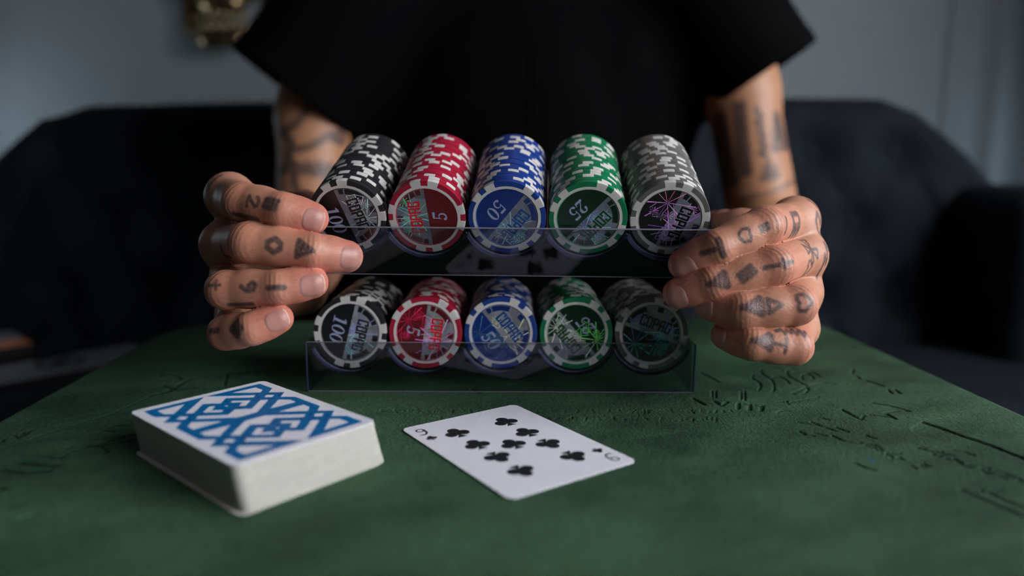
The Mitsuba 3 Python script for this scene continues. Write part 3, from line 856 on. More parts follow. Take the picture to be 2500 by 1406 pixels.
def poly_sd(P, poly):
    P = np.asarray(P, float)
    d = np.full(len(P), 1e18)
    s = np.ones(len(P))
    n = len(poly)
    for i in range(n):
        a, b = np.array(poly[i], float), np.array(poly[i - 1], float)
        e_, w = b - a, P - a
        t = np.clip((w @ e_) / (e_ @ e_), 0, 1)
        bb = w - t[:, None] * e_
        d = np.minimum(d, np.einsum('ij,ij->i', bb, bb))
        c1, c2, c3 = P[:, 1] >= a[1], P[:, 1] < b[1], e_[0] * w[:, 1] > e_[1] * w[:, 0]
        s = np.where((c1 & c2 & c3) | (~c1 & ~c2 & ~c3), -s, s)
    return s * np.sqrt(d)

SOFA_OUT = [(-820, -170), (-820, 30), (-765, 95), (-668, 186), (-600, 203), (-400, 209), (0, 212), (380, 218), (520, 217), (572, 198), (640, 142), (715, 60), (760, 0), (760, -170)]
SOFA_BUT = [(537 - 117 * k, 141) for k in range(11)] + [(478 - 117 * k, 42) for k in range(10)] + [(537 - 117 * k, -57) for k in range(11)]
SOFA_LEAN = 0.17

def f_sofa(p):
    d2 = poly_sd(p[:, [0, 2]], SOFA_OUT) * 1.0
    yb = p[:, 1] - SOFA_LEAN * p[:, 2]
    w = np.abs(yb - (SOFA_Y0 + SOFA_Y1) / 2 - 0) - (SOFA_Y1 - SOFA_Y0) / 2
    r = 34.0
    a, b = d2 + r, w + r
    d = np.minimum(np.maximum(a, b), 0) + np.hypot(np.maximum(a, 0), np.maximum(b, 0)) - r
    front = yb < (SOFA_Y0 + SOFA_Y1) / 2
    dim = np.zeros(len(p))
    for bx, bz in SOFA_BUT:
        q = (p[:, 0] - bx) ** 2 + (p[:, 2] - bz) ** 2
        dim = np.maximum(dim, 26 * np.exp(-q / (2 * 24.0 ** 2)))
    for bx, bz in SOFA_BUT:
        for sx in (-1, 1):
            c = np.array([bx + sx * 58.5, bz - 99.0])
            a_, e_ = np.array([bx, bz]), c - np.array([bx, bz])
            w_ = p[:, [0, 2]] - a_
            t = np.clip((w_ @ e_) / (e_ @ e_), 0, 1)
            q = np.linalg.norm(w_ - t[:, None] * e_, axis=1)
            dim = np.maximum(dim, 9 * np.exp(-(q / 11) ** 2))
    return d + np.where(front, dim, 0)

sofa = thing('sofa', 'dark navy velvet sofa with buttoned curved back behind the person', 'sofa')
add('backrest', nets(f_sofa, (-860, 930, -200), (800, 1200, 240), 9.0), 'velvet', sofa, smooth=True)
for bx, bz in SOFA_BUT:
    m = trimesh.creation.icosphere(subdivisions=2, radius=11)
    m.apply_scale((1, 0.5, 1))
    m.apply_translation((bx, SOFA_Y0 + SOFA_LEAN * bz + 26.5, bz))
    add('button', m, 'velvet', sofa, smooth=True)
def f_seat(p):
    b = np.abs(p - np.array([-45, 800, -190], np.float32)) - np.array([815, 195, 75], np.float32) + 30
    d = np.linalg.norm(np.maximum(b, 0), axis=1) + np.minimum(b.max(1), 0) - 30
    dent = 98 * np.exp(-((p[:, 0] - 15) / 210) ** 4)
    return np.maximum(d, p[:, 2] + 115 + dent - 3 * np.exp(-0) * 0)
add('seat_cushion', nets(f_seat, (-880, 590, -280), (790, 1010, -100), 11.0), 'velvet', sofa, smooth=True)
def arm(x0, x1):
    def f(p):
        c = np.array([(x0 + x1) / 2, 985, -80], np.float32)
        b = np.abs(p - c) - np.array([(x1 - x0) / 2, 125, 178], np.float32) + 45
        return np.linalg.norm(np.maximum(b, 0), axis=1) + np.minimum(b.max(1), 0) - 45
    return nets(f, (x0 - 20, 830, -280), (x1 + 20, 1130, 120), 10.0)
add('armrest', arm(-890, -700), 'velvet', sofa, smooth=True)
add('armrest', arm(600, 800), 'velvet', sofa, smooth=True)
add('base', rbox(-860, 750, 600, 1120, -440, -268, 20), 'velvet', sofa)
for lx, ly in ((-800, 650), (690, 650), (-800, 1070), (690, 1070)):
    add('leg', lathe([(0, FLOOR), (14, FLOOR), (26, -440), (0, -440)], 20), 'dark_wood', sofa)
    scene[list(scene)[-1]]['to_world'] = T().translate([lx * MM, ly * MM, 0])

# ---------------------------------------------------------------- the person
def V3(*a):
    return np.array(a, float)

HANDS = {}
# joints from knuckle to tip: (pixel x, pixel y, depth mm, radius mm)
HANDS['left'] = dict(
    fingers=[[(562, 480, 398, 12.4), (592, 493, 366, 10.0), (690, 515, 357, 9.0), (762, 533, 361, 8.0)],
             [(550, 598, 392, 12.2), (608, 592, 355, 10.0), (760, 614, 355, 9.0), (846, 626, 364, 8.1)],
             [(570, 690, 396, 11.2), (551, 708, 354, 9.4), (680, 702, 349, 8.4), (762, 690, 354, 7.7)],
             [(580, 770, 394, 10.5), (552, 812, 357, 8.4), (615, 802, 347, 7.9), (680, 778, 350, 7.0)]],
    wrist=at(728, 640, 478), base=[at(700, 575, 462), at(712, 625, 466), at(726, 672, 466), at(742, 715, 464)],
    thumb=[(715, 560, 458, 12.5), (700, 520, 430, 11.5), (742, 506, 446, 10.2), (762, 500, 470, 8.6)],
    elbow=at(756, 585, 750), upper=at(766, 290, 757), shoulder=at(812, -110, 785))
HANDS['right'] = dict(
    fingers=[[(1940, 538, 398, 12.4), (1866, 552, 360, 9.8), (1752, 604, 354, 8.7), (1670, 645, 362, 7.8)],
             [(1958, 624, 392, 12.4), (1888, 650, 354, 9.9), (1738, 692, 354, 8.5), (1656, 716, 361, 7.6)],
             [(1950, 714, 396, 11.4), (1943, 745, 352, 9.7), (1812, 758, 349, 8.8), (1735, 744, 359, 7.8)],
             [(1945, 800, 394, 10.6), (1938, 846, 353, 8.9), (1836, 838, 350, 8.2), (1772, 818, 360, 7.2)]],
    wrist=at(1878, 640, 470), base=[at(1880, 575, 458), at(1872, 622, 460), at(1862, 670, 460), at(1850, 712, 458)],
    thumb=[(1852, 572, 455, 12.5), (1810, 562, 430, 11.5), (1768, 556, 446, 10.2), (1742, 548, 470, 8.6)],
    elbow=at(1874, 590, 742), upper=at(1808, 225, 752), shoulder=at(1745, -150, 785))

for side, H in HANDS.items():
    H['J'] = [[(at(*j[:3]), j[3]) for j in f] for f in H['fingers']]
    H['Th'] = [(at(*j[:3]), j[3]) for j in H['thumb']]
    H['dors'] = []
    for f in H['J']:
        a = f[3][0] - f[2][0]
        a /= np.linalg.norm(a)
        n = EYE - f[3][0]
        n = n / np.linalg.norm(n)
        n = n - (n @ a) * a
        H['dors'].append(n / np.linalg.norm(n))

TILT = {('left', 0): 0.0, ('left', 1): 0.05, ('left', 2): 0.15, ('left', 3): 0.1, ('right', 0): 0.25, ('right', 1): 0.2}

def finger_sd(p, J, dors):
    d = None
    for k in range(3):
        (a, ra), (b, rb) = J[k], J[k + 1]
        mid = (a + b) / 2
        ra_, rb_ = ra, rb
        if k == 0:
            ra_ = rb * 1.06
        c = rcone(p, a, b, ra_ * (0.97 if k else 1), rb_)
        d = c if d is None else smin(d, c, 2.0)
    # flesh between joints and the pad opposite the nail
    for k in (1, 2):
        (a, ra), (b, rb) = J[k], J[k + 1]
        m = a * 0.5 + b * 0.5 - dors * 1.6
        d = smin(d, sph(p, m, (ra + rb) / 2 * 0.97), 4.0)
    # wrinkled joints
    for k, amp in ((1, 0.15), (2, 0.09)):
        c, r = J[k]
        ax = J[k + 1][0] - J[k - 1][0]
        ax /= np.linalg.norm(ax)
        q = p - c.astype(np.float32)
        t = q @ ax.astype(np.float32)
        w = np.clip((q @ dors.astype(np.float32)) / r, 0, 1)
        near = np.exp(-(t / (r * 0.62)) ** 2) * w * (np.linalg.norm(q, axis=1) < r * 2.2)
        wob = t + 0.5 * np.sin(q @ np.cross(ax, dors).astype(np.float32) * 0.55)
        d = d + amp * near * np.cos(wob * 2 * math.pi / 2.2) - 0.22 * near
    # crease on the flexor bends
    return d

def hand_sd(H):
    W = H['wrist']
    E = H['elbow']
    ax = (E - W) / np.linalg.norm(E - W)
    vert = np.array([0, 0, 1.0]) - ax[2] * ax
    vert /= np.linalg.norm(vert)
    def f(p):
        palm = None
        for (a, b) in zip(H['base'], [j[0] for j in H['J']]):
            c = rcone(p, a, b[0], 12.5, b[1])
            palm = c if palm is None else smin(palm, c, 9.0)
        J = [j[0][0] for j in H['J']]
        th = H['Th']
        palm = smin(palm, rcone(p, th[0][0], th[1][0], th[0][1], th[1][1]), 10)
        wr = smin(rcone(p, W + vert * 9 - ax * 4, W + vert * 9 + ax * 60, 18, 22), rcone(p, W - vert * 9 - ax * 4, W - vert * 9 + ax * 60, 18, 23), 8)
        wr = smin(wr, rcone(p, W + ax * 50, E - ax * 60, 27, 37), 16)
        wr = smin(wr, rcone(p, E - ax * 70, E, 37, 35), 16)
        palm = smin(palm, wr, 14)
        d = palm
        for i, (Jf, n) in enumerate(zip(H['J'], H['dors'])):
            fd = finger_sd(p, Jf, n)
            d = smin(d, smin(palm, fd, 7.0), 0.5)
        t2 = smin(rcone(p, th[1][0], th[2][0], th[1][1], th[2][1]), rcone(p, th[2][0], th[3][0], th[2][1], th[3][1]), 3)
        d = smin(d, t2, 5.0)
        return d
    return f

def arm_sd(H):
    hf = hand_sd(H)
    def f(p):
        d = hf(p)
        u = rcone(p, H['elbow'], H['upper'], 34.5, 35)
        u = smin(u, rcone(p, H['upper'], H['shoulder'], 36, 44), 16)
        return smin(d, u, 18)
    return f

# stroke alphabet for the ink: polylines in a unit box (x right, y up)
GL = {'T': [[(0, 1), (1, 1)], [(.5, 1), (.5, 0)]], 'D': [[(0, 0), (0, 1), (.6, 1), (1, .7), (1, .3), (.6, 0), (0, 0)]], 'O': [[(.5, 0), (0, .3), (0, .7), (.5, 1), (1, .7), (1, .3), (.5, 0)]], 'I': [[(.5, 0), (.5, 1)]],
      'L': [[(0, 1), (0, 0), (.9, 0)]], '2': [[(0, .75), (.25, 1), (.75, 1), (.95, .75), (0, 0), (1, 0)]], '9': [[(.9, .6), (.4, .5), (.1, .75), (.45, 1), (.9, .8), (.85, .3), (.4, 0)]], '+': [[(0, .5), (1, .5)], [(.5, 0), (.5, 1)]],
      'M': [[(0, 0), (.1, 1), (.5, .4), (.9, 1), (1, 0)]], 'E': [[(1, 1), (0, 1), (0, 0), (1, 0)], [(0, .5), (.8, .5)]], 'box': [[(0, .25), (1, .25)], [(0, .5), (1, .5)], [(0, .75), (1, .75)]], 'tri': [[(0, 0), (0, 1), (1, .5), (0, 0)], [(.25, .35), (.25, .65), (.6, .5)]],
      'tri_open': [[(0, 0), (0, 1), (1, .5), (0, 0)]], 'heart': [[(0, .5), (.5, 1), (.85, .95), (.95, .7), (.8, .5), (.95, .3), (.85, .05), (.5, 0), (0, .5)]], 'diamond': [[(0, .5), (.5, 1), (1, .5), (.5, 0), (0, .5)], [(.3, .5), (.7, .5)], [(.5, .3), (.5, .7)]],
      'bar': [[(0, .5), (1, .5)]], 'spade': [[(0, .1), (0, .9), (.8, .5), (0, .1)], [(.2, .5), (1, .5)]], 'cross': [[(0, .5), (1, .5)], [(.65, .2), (.65, .8)]], 'flower': [[(.5, .5), (.1, .9), (.0, .55), (.5, .5), (.2, .05), (.55, 0), (.5, .5), (.95, .2), (1, .6), (.5, .5), (.8, 1), (.45, 1), (.5, .5)]],
      'crown': [[(0, 0), (0, 1), (.3, .5), (.5, 1), (.7, .5), (1, 1), (1, 0), (0, 0)]], 'snake': [[(0, 1), (.4, .8), (.2, .55), (.7, .4), (.45, .15), (1, 0)]], 'loops': [[(0, .4), (.3, .9), (.6, .6), (.3, .3), (.5, 0), (.9, .3), (.7, .8), (1, 1)]],
      'script': [[(0, .3), (.1, .9), (.2, .2), (.32, .7), (.42, .2), (.5, .6), (.62, .3), (.72, .8), (.8, .2), (1, .5)]], 'seven': [[(0, .9), (.9, 1), (.3, 0)]], 'swoosh': [[(0, 0), (.3, .5), (.65, .85), (1, 1)]]}

def ink(points, inks, base):
    """Blue black tattoo ink: each mark lies in a plane tangent to the limb at its own place and reaches only skin facing that plane."""
    cov = np.zeros(len(points))
    for (c, ax, n, glyph, w, h, sw, reach) in inks:
        s = np.cross(n, ax)
        q = points - c
        m = np.abs(q @ n) < reach
        m &= np.linalg.norm(q, axis=1) < (w + h)
        if not m.any():
            continue
        u, v = q[m] @ ax / w + 0.5, q[m] @ s / h + 0.5
        P = np.c_[u * w, v * h]
        d = np.full(len(P), 1e9)
        for line in GL[glyph]:
            L = np.array(line) * [w, h]
            for a, b in zip(L[:-1], L[1:]):
                ab = b - a
                t = np.clip(((P - a) @ ab) / max(ab @ ab, 1e-9), 0, 1)
                d = np.minimum(d, np.linalg.norm(P - a - t[:, None] * ab, axis=1))
        cov[m] = np.maximum(cov[m], 0.9 * np.clip(1 - (d - sw * 0.5) / (sw * 0.45), 0, 1))
    return cov

SKIN = np.array([0.41, 0.190, 0.120])
RED = np.array([0.49, 0.145, 0.11])
INK = np.array([0.018, 0.023, 0.031])

def mark(H, fi, k, t, side_mm, glyph, w, h, sw=1.1, turn=0.0):
    """A mark over bone k (0 = knuckle to middle joint) of finger fi at fraction t, shifted sideways across the finger."""
    (a, ra), (b, rb) = H['J'][fi][k], H['J'][fi][k + 1]
    ax = (b - a) / np.linalg.norm(b - a)
    n = H['dors'][fi]
    n = n - (n @ ax) * ax
    n /= np.linalg.norm(n)
    s = np.cross(n, ax)
    r = ra + (rb - ra) * t
    c = a + (b - a) * t + n * math.sqrt(max(r * r - side_mm ** 2, 1)) + s * side_mm
    ax2 = ax * math.cos(turn) + s * math.sin(turn)
    return (c, ax2, n, glyph, w, h, sw, 7.0)

HL, HR = HANDS['left'], HANDS['right']
INKS = {'left': [mark(HL, 0, 1, 0.58, 1.2, '2', 5, 6, 1.3, -1.5), mark(HL, 0, 1, 0.98, 2.0, 'box', 6, 6.5, 2.2), mark(HL, 0, 0, 0.7, 0, 'snake', 11, 5, 1.6), mark(HL, 0, 1, 0.4, -6.5, 'bar', 14, 4, 1.5),
                 mark(HL, 1, 1, 0.50, 0.3, 'O', 6, 6.5, 1.9), mark(HL, 1, 1, 0.98, 0.5, 'tri', 7.5, 8.0, 1.6), mark(HL, 1, 0, 0.8, -1, 'T', 11, 8, 1.6, 1.5),
                 mark(HL, 2, 1, 0.0, 2.5, 'cross', 6, 6, 1.1), mark(HL, 2, 1, 0.62, 1.0, '9', 4.5, 7, 1.6, -1.5), mark(HL, 2, 1, 1.1, 0, 'bar', 6.5, 3, 2.0), mark(HL, 2, 1, 0.4, -7, 'bar', 12, 3, 1.2),
                 mark(HL, 3, 1, 0.95, 1.2, 'diamond', 7, 7, 2.0), mark(HL, 3, 1, 0.15, 2.0, 'bar', 5, 3, 2.0)],
        'right': [mark(HR, 0, 2, 0.10, 0, 'T', 8, 9, 2.0, 1.4), mark(HR, 0, 1, 0.62, 0, 'D', 5.5, 6, 1.1, -0.2), mark(HR, 0, 1, 0.22, 0.5, 'box', 4.5, 5, 1.3), mark(HR, 0, 0, 0.62, 0.5, 'crown', 9, 11, 1.9), mark(HR, 0, 0, 0.95, 0.0, 'bar', 7, 4, 2.0, 1.3),
                  mark(HR, 1, 1, 0.98, 0, 'spade', 8, 8, 2.4), mark(HR, 1, 1, 0.52, 0, 'box', 7, 7, 2.0, 0.4), mark(HR, 1, 1, 0.02, 0, 'cross', 14, 6, 1.6, 3.1), mark(HR, 1, 0, 0.35, -1, 'flower', 13, 13, 1.1), mark(HR, 1, 0, 0.45, 7, 'heart', 9, 6, 1.1),
                  mark(HR, 2, 1, 0.95, 0, 'spade', 9, 9, 2.6), mark(HR, 2, 1, 0.55, 0.5, 'tri_open', 6, 6.5, 1.6, 3.1), mark(HR, 2, 1, 0.02, 0.5, 'heart', 8, 8, 1.3), mark(HR, 3, 1, 0.95, 0, 'spade', 8, 8, 2.4),
                  mark(HR, 3, 1, 0.55, 1.0, 'T', 6.5, 6, 1.4, 1.5), mark(HR, 3, 1, 0.25, -5.5, 'script', 15, 4, 1.3)]}
for hh, name, items in ((HL, 'left', (('snake', 0, 0.1),)), (HR, 'right', (('loops', 0, 0.15), ('snake', 1, 0.05)))):
    for g, fi, t in items:
        a = hh['J'][fi][0][0]
        n = (EYE - a) / np.linalg.norm(EYE - a)
        sx = V3(1, 0, 0) if name == 'right' else V3(-1, 0, 0)
        n = n * 0.6 + sx * 0.8
        n /= np.linalg.norm(n)
        ax = V3(0, 0, -1) - (V3(0, 0, -1) @ n) * n
        ax /= np.linalg.norm(ax)
        INKS[name].append((a + n * 12, ax, n, g, 22, 9, 1.3, 9.0))

def arm_mark(H, px, py, depth, glyph, w, h, sw, turn):
    c = at(px, py, depth)
    n = (EYE - c) / np.linalg.norm(EYE - c)
    ax = np.cross(V3(0, 0, 1), n)
    ax = -ax / np.linalg.norm(ax)
    up = np.cross(n, -ax)
    ax2 = ax * math.cos(turn) + np.cross(n, ax) * math.sin(turn)
    return (c, ax2, n, glyph, w, h, sw, 42.0)

ARM_INK = {'left': [arm_mark(HL, 765, 345, 720, 'swoosh', 34, 16, 5, 0.0), arm_mark(HL, 745, 415, 716, 'script', 46, 16, 6, 0.0), arm_mark(HL, 830, 335, 725, 'O', 12, 10, 5, 0), arm_mark(HL, 725, 285, 722, 'swoosh', 30, 22, 5, 0.2), arm_mark(HL, 712, 400, 722, 'snake', 14, 60, 5, 0)],
           'right': [arm_mark(HR, 1812, 340, 715, 'box', 68, 15, 4.0, -1.43), arm_mark(HR, 1858, 325, 713, 'script', 46, 9, 3.5, -1.36), arm_mark(HR, 1872, 418, 712, 'seven', 7, 14, 4.5, 0), arm_mark(HR, 1893, 420, 714, '9', 6, 12, 2.8, 0), arm_mark(HR, 1900, 320, 716, 'tri', 34, 10, 4, -1.4),
                     arm_mark(HR, 1765, 365, 716, 'tri', 64, 16, 8, -1.45), arm_mark(HR, 1752, 410, 716, 'script', 60, 14, 8, -1.45), arm_mark(HR, 1880, 462, 712, 'swoosh', 50, 14, 2.2, 0.1)]}

ARM_SKIN = np.array([0.38, 0.182, 0.098])

def skin_color(P, H, inks):
    far = np.clip((np.linalg.norm(P - H['wrist'], axis=1) - 60) / 120, 0, 1)[:, None] * (P[:, 1:2] > 470)
    base = (SKIN * (1 - far) + ARM_SKIN * far) * (1 + 0.16 * nz(P, 9.0, 2)[:, None] + 0.14 * nz(P, 2.2, 4)[:, None])
    w = np.zeros(len(P))
    for f in H['J']:
        tip, r = f[3]
        w = np.maximum(w, 0.95 * np.exp(-(np.linalg.norm(P - tip, axis=1) / 14.0) ** 2))
        w = np.maximum(w, 0.45 * np.exp(-(np.linalg.norm(P - f[1][0], axis=1) / 12.0) ** 2))
        w = np.maximum(w, 0.35 * np.exp(-(np.linalg.norm(P - f[2][0], axis=1) / 10.0) ** 2))
    c = base * (1 - w[:, None]) + RED * (1 + 0.2 * nz(P, 3.0, 6)[:, None]) * w[:, None]
    for f, n in zip(H['J'], H['dors']):
        for kk, cnt in ((1, 4), (2, 2)):
            q = P - f[kk][0]
            ax = f[kk + 1][0] - f[kk - 1][0]
            ax = ax / np.linalg.norm(ax)
            sd_ = np.cross(n, ax)
            t = q @ ax + 0.9 * nz(P, 2.6, 9) + 0.25 * (q @ sd_) * 0.2
            on = (np.linalg.norm(q, axis=1) < f[kk][1] * 1.7) & (q @ n > 0.1 * f[kk][1])
            for c0 in np.linspace(-3.6, 3.6, cnt) if cnt > 2 else (-1.0, 1.2):
                line = np.exp(-((t - c0) / 0.38) ** 2) * on * np.clip(1.2 - np.abs(q @ sd_) / f[kk][1], 0, 1)
                c = c * (1 - 0.38 * line[:, None])
    k = ink(P, inks, None) * (0.88 + 0.35 * nz(P, 1.1, 8))
    k = np.clip(k, 0, 0.95)[:, None]
    return c * (1 - k) + INK * k

person = 'person'
body_parts, body_cols = [], []
YC = 455.0
for side, H in HANDS.items():
    hf = hand_sd(H)
    pts = np.array([j[0] for f in H['J'] for j in f] + [j[0] for j in H['Th']])
    lo, hi = pts.min(0) - 16, pts.max(0) + 16
    hi[1] = YC + 2
    hi[2] += 8
    lo[2] -= 8
    lo[0] -= 14
    hi[0] += 14
    m = nets(hf, lo, hi, 0.72)
    body_parts.append(m)
    body_cols.append(skin_color(m.vertices, H, INKS[side]))
    af = arm_sd(H)
    pts = np.array([H['wrist'], H['elbow'], H['upper'], H['shoulder']])
    lo, hi = pts.min(0) - 62, pts.max(0) + 62
    lo[1] = YC
    m = nets(af, lo, hi, 2.4)
    body_parts.append(m)
    body_cols.append(skin_color(m.vertices, H, ARM_INK[side] + INKS[side]))
    H['sd'] = hf
SHO = {s: HANDS[s]['shoulder'] for s in HANDS}
CX = 18.0
def f_torso(p):
    q = p.copy()
    q[:, 1] = (q[:, 1] - 850) * 1.45 + 850
    d = rcone(q, (CX, 860, -90), (CX, 850, 150), 140, 140)
    d = smin(d, rcone(q, (CX - 70, 850, 230), (CX + 70, 850, 230), 105, 105), 60)
    d = smin(d, rcone(p, (CX, 840, 330), (CX, 815, 470), 62, 54), 50)
    for s in SHO.values():
        d = smin(d, rcone(p, (CX, 845, 325), s * 0.85 + np.array([CX, 845, 325]) * 0.15, 52, 44), 30)
    # head: skull, jaw, nose, ears, brow hollows
    hd = ell(p, (CX, 800, 580), (76, 96, 112))
    hd = smin(hd, ell(p, (CX, 765, 515), (54, 62, 58)), 30)
    hd = smin(hd, rcone(p, (CX, 712, 575), (CX, 694, 545), 8, 12), 10)
    for s in (-1, 1):
        hd = smin(hd, ell(p, (CX + s * 78, 805, 565), (9, 18, 32)), 6)
        hd = smax(hd, -ell(p, (CX + s * 31, 704, 583), (18, 14, 10)), 8)
        hd = smin(hd, ell(p, (CX + s * 31, 722, 582), (13, 12, 12)), 2)
    hd = smin(hd, ell(p, (CX, 708, 508), (24, 9, 7)), 4)
    return smin(d, hd, 22)
m = nets(f_torso, (-320, 670, -240), (340, 1000, 710), 7.0)
body_parts.append(m)
body_cols.append(np.tile(SKIN, (len(m.vertices), 1)))
add(person, cat_mesh(body_parts), 'skin', smooth=True, color=np.vstack(body_cols), key=person,
    label='tattooed person in a black t-shirt holding the upper chip tray with both hands', cat='person')

# finger nails: curved plates on the back of each finger tip that the photograph shows
NAILS = [('left', 0, 10.4, 11.4, 0.10), ('left', 1, 11.8, 11.6, 0.06), ('left', 2, 12.2, 10.8, 0.2), ('left', 3, 10.8, 9.8, 0.1), ('right', 0, 12.6, 11.2, 0.30), ('right', 1, 10.8, 10.6, 0.3), ('right', 2, 10.8, 10.4, 0.3), ('right', 3, 9.6, 9.2, 0.3)]
for side, fi, L, Wd, tl in NAILS:
    H = HANDS[side]
    (a, ra), (b, rb) = H['J'][fi][2], H['J'][fi][3]
    ax = (b - a) / np.linalg.norm(b - a)
    n = H['dors'][fi]
    s = np.cross(n, ax)
    if s[2] < 0:
        s = -s
    n2 = n * math.cos(tl) - s * math.sin(tl) * 1.0
    s2 = s * math.cos(tl) + n * math.sin(tl)
    c0 = b + ax * (rb - L * 0.5 - 2.0)
    nu, nv = 25, 25
    uu, vv = np.meshgrid(np.linspace(-1, 1, nu), np.linspace(-1, 1, nv), indexing='ij')
    # squircle plan: flat at the free edge, round at the root
    rr = (np.abs(uu) ** 3.2 + np.abs(vv) ** 3.2) ** (1 / 3.2) / np.maximum(np.maximum(np.abs(uu), np.abs(vv)), 1e-9)
    U_, V_ = uu / np.maximum(rr, 1e-9), vv / np.maximum(rr, 1e-9)
    U_ = np.where(rr > 0, U_, 0)
    P = c0 + (U_ * Wd / 2)[..., None] * s2 + (V_ * L / 2)[..., None] * ax + 16 * n2
    P = P.reshape(-1, 3)
    for _ in range(60):
        d = finger_sd(P.astype(np.float32), H['J'][fi], n)
        P = P - np.maximum(d, 0)[:, None] * n2 * 0.9
    edge_d = np.maximum(np.abs(uu), np.abs(vv)).ravel()
    lift = np.where(vv.ravel() > 0.8, 0.5, 0.42) * (1 - edge_d ** 8)
    g = grad(lambda q_: finger_sd(q_, H['J'][fi], n), P)
    N2 = g * 0.6 + n2 * 0.4
    N2 /= np.linalg.norm(N2, axis=1, keepdims=True)
    top = P + N2 * lift[:, None]
    bot = P - N2 * 0.9
    i, j = np.meshgrid(np.arange(nu - 1), np.arange(nv - 1), indexing='ij')
    q0 = (i * nv + j).ravel()
    Q = np.stack([q0, q0 + nv, q0 + nv + 1, q0 + 1], 1)
    ring = np.concatenate([np.arange(nv), np.arange(1, nu) * nv + nv - 1, (nu - 1) * nv + np.arange(nv - 2, -1, -1), np.arange(nu - 2, 0, -1) * nv])
    nn = nu * nv
    R2 = np.roll(ring, -1)
    F = np.vstack([Q[:, [0, 1, 2]], Q[:, [0, 2, 3]], nn + Q[:, [0, 2, 1]], nn + Q[:, [0, 3, 2]], np.c_[2 * nn + ring, 2 * nn + R2, nn + R2], np.c_[2 * nn + ring, nn + R2, nn + ring]])
    m = trimesh.Trimesh(np.vstack([top, bot, top]), F, process=False)
    if m.volume < 0:
        m.invert()
    vt = vv.ravel()
    ut = uu.ravel()
    col = np.tile(np.array([0.40, 0.185, 0.155]), (nn, 1))
    lun = np.clip(1 - ((ut / 0.75) ** 2 + ((vt + 1.02) / 0.42) ** 2), 0, 1)[:, None]
    col = col * (1 - lun * 0.6) + np.array([0.5, 0.30, 0.26]) * lun * 0.6
    fe = np.clip((vt + 0.06 * (1 - ut ** 2) * 0 - 0.86 + 0.10 * ut ** 2 * 0) / 0.06, 0, 1)[:, None]
    col = col * (1 - fe) + np.array([0.48, 0.33, 0.27]) * fe
    add('fingernail', m, 'nail', person, smooth=True, color=np.vstack([col, col, col]))

# t-shirt: loose body and wide short sleeves, hollow at the hems
SL = {'left': dict(a=at(905, -40, 800), b=at(700, 243, 758), ra=84, rb=72), 'right': dict(a=at(1690, -60, 800), b=at(1850, 186, 755), ra=82, rb=66)}
HEM = {'left': (at(580, 131, 755), at(851, 330, 755)), 'right': (at(1978, 112, 752), at(1735, 270, 752))}
for s, d_ in SL.items():
    p0, p1 = HEM[s]
    e_ = (p1 - p0) / np.linalg.norm(p1 - p0)
    d_['c'] = (p0 + p1) / 2
    d_['half'] = np.linalg.norm(p1 - p0) / 2
    n = np.cross(e_, FW)
    n /= np.linalg.norm(n)
    if n[2] > 0:
        n = -n
    d_['n'] = n                              # pointing out of the sleeve, down and away
    d_['a2'] = d_['c'] - n * 190
    d_['b2'] = d_['c'] + n * 30
def folds(p, s=1.0):
    x, y, z = p[:, 0], p[:, 1], p[:, 2]
    v = 5.0 * np.sin(x / 26.0 + z / 60.0 + 2.2 * np.sin(z / 95.0)) * np.exp(-((np.abs(x - CX) - 140) / 90.0) ** 2)
    v = v + 9 * nz(np.c_[x + z * 0.5 * np.sign(x - CX), y, z * 0.35], 55.0, 11) + 5 * nz(np.c_[x - z * 0.4, y, z * 0.5], 26.0, 12)
    return v
def sleeve(p, d_, grow):
    q = d_['c'] - d_['n'] * 120
    return rcone(p, d_['a2'], d_['b2'], d_['half'] * 1.02 + grow, d_['half'] + grow)
def f_shirt(p):
    q = p.copy()
    q[:, 1] = (q[:, 1] - 850) * 1.35 + 850
    fo = folds(p).astype(np.float32)
    d = rcone(q, (CX + 2, 860, -150), (CX, 850, 150), 176, 168) / 1.12
    # flat across the chest, straight sides
    d = smin(d, rcone(q, (CX - 92, 850, 235), (CX + 92, 850, 235), 118, 118), 60)
    for s in SHO.values():
        d = smin(d, rcone(p, (CX, 845, 335), s * 0.9 + np.array([CX, 845, 335]) * 0.1, 72, 66), 45)
    d = d + fo * 0.9
    for d_ in SL.values():
        sl = sleeve(p, d_, 0) + fo * 0.22
        cut = (p - d_['c'].astype(np.float32)) @ d_['n'].astype(np.float32)
        hem = 0.9 * ((cut > -13) & (cut < -0.0))
        sl = smax(sl - hem, cut, 2.0)
        d = smin(d, sl, 30)
        inner = smax(sleeve(p, d_, -8.0), -(cut + 48), 10)
        d = np.maximum(d, -inner)
    d = smax(d, -ell(p, (CX, 800, 395), (95, 105, 60)), 8)
    d = np.maximum(d, -(p[:, 2] + 140))
    return d
m = nets(f_shirt, (-340, 655, -150), (360, 1010, 450), 4.0)
add('t_shirt', m, 'black_cotton', person, smooth=True, label='loose black cotton t-shirt')
def f_jeans(p):
    d = rcone(p, (CX - 70, 860, -110), (CX + 70, 860, -110), 92, 92)
    for s in (-1, 1):
        k, a = V3(CX + s * 112, 470, -118), V3(CX + s * 118, 500, -490)
        d = smin(d, rcone(p, (CX + s * 80, 850, -112), k, 76, 54), 26)
        d = smin(d, rcone(p, k, a, 54, 42), 14)
    return np.maximum(d, -(p[:, 2] + 495))
add('trousers', nets(f_jeans, (-240, 380, -510), (280, 980, 0), 6.0), 'denim', person, smooth=True, label='dark trousers')
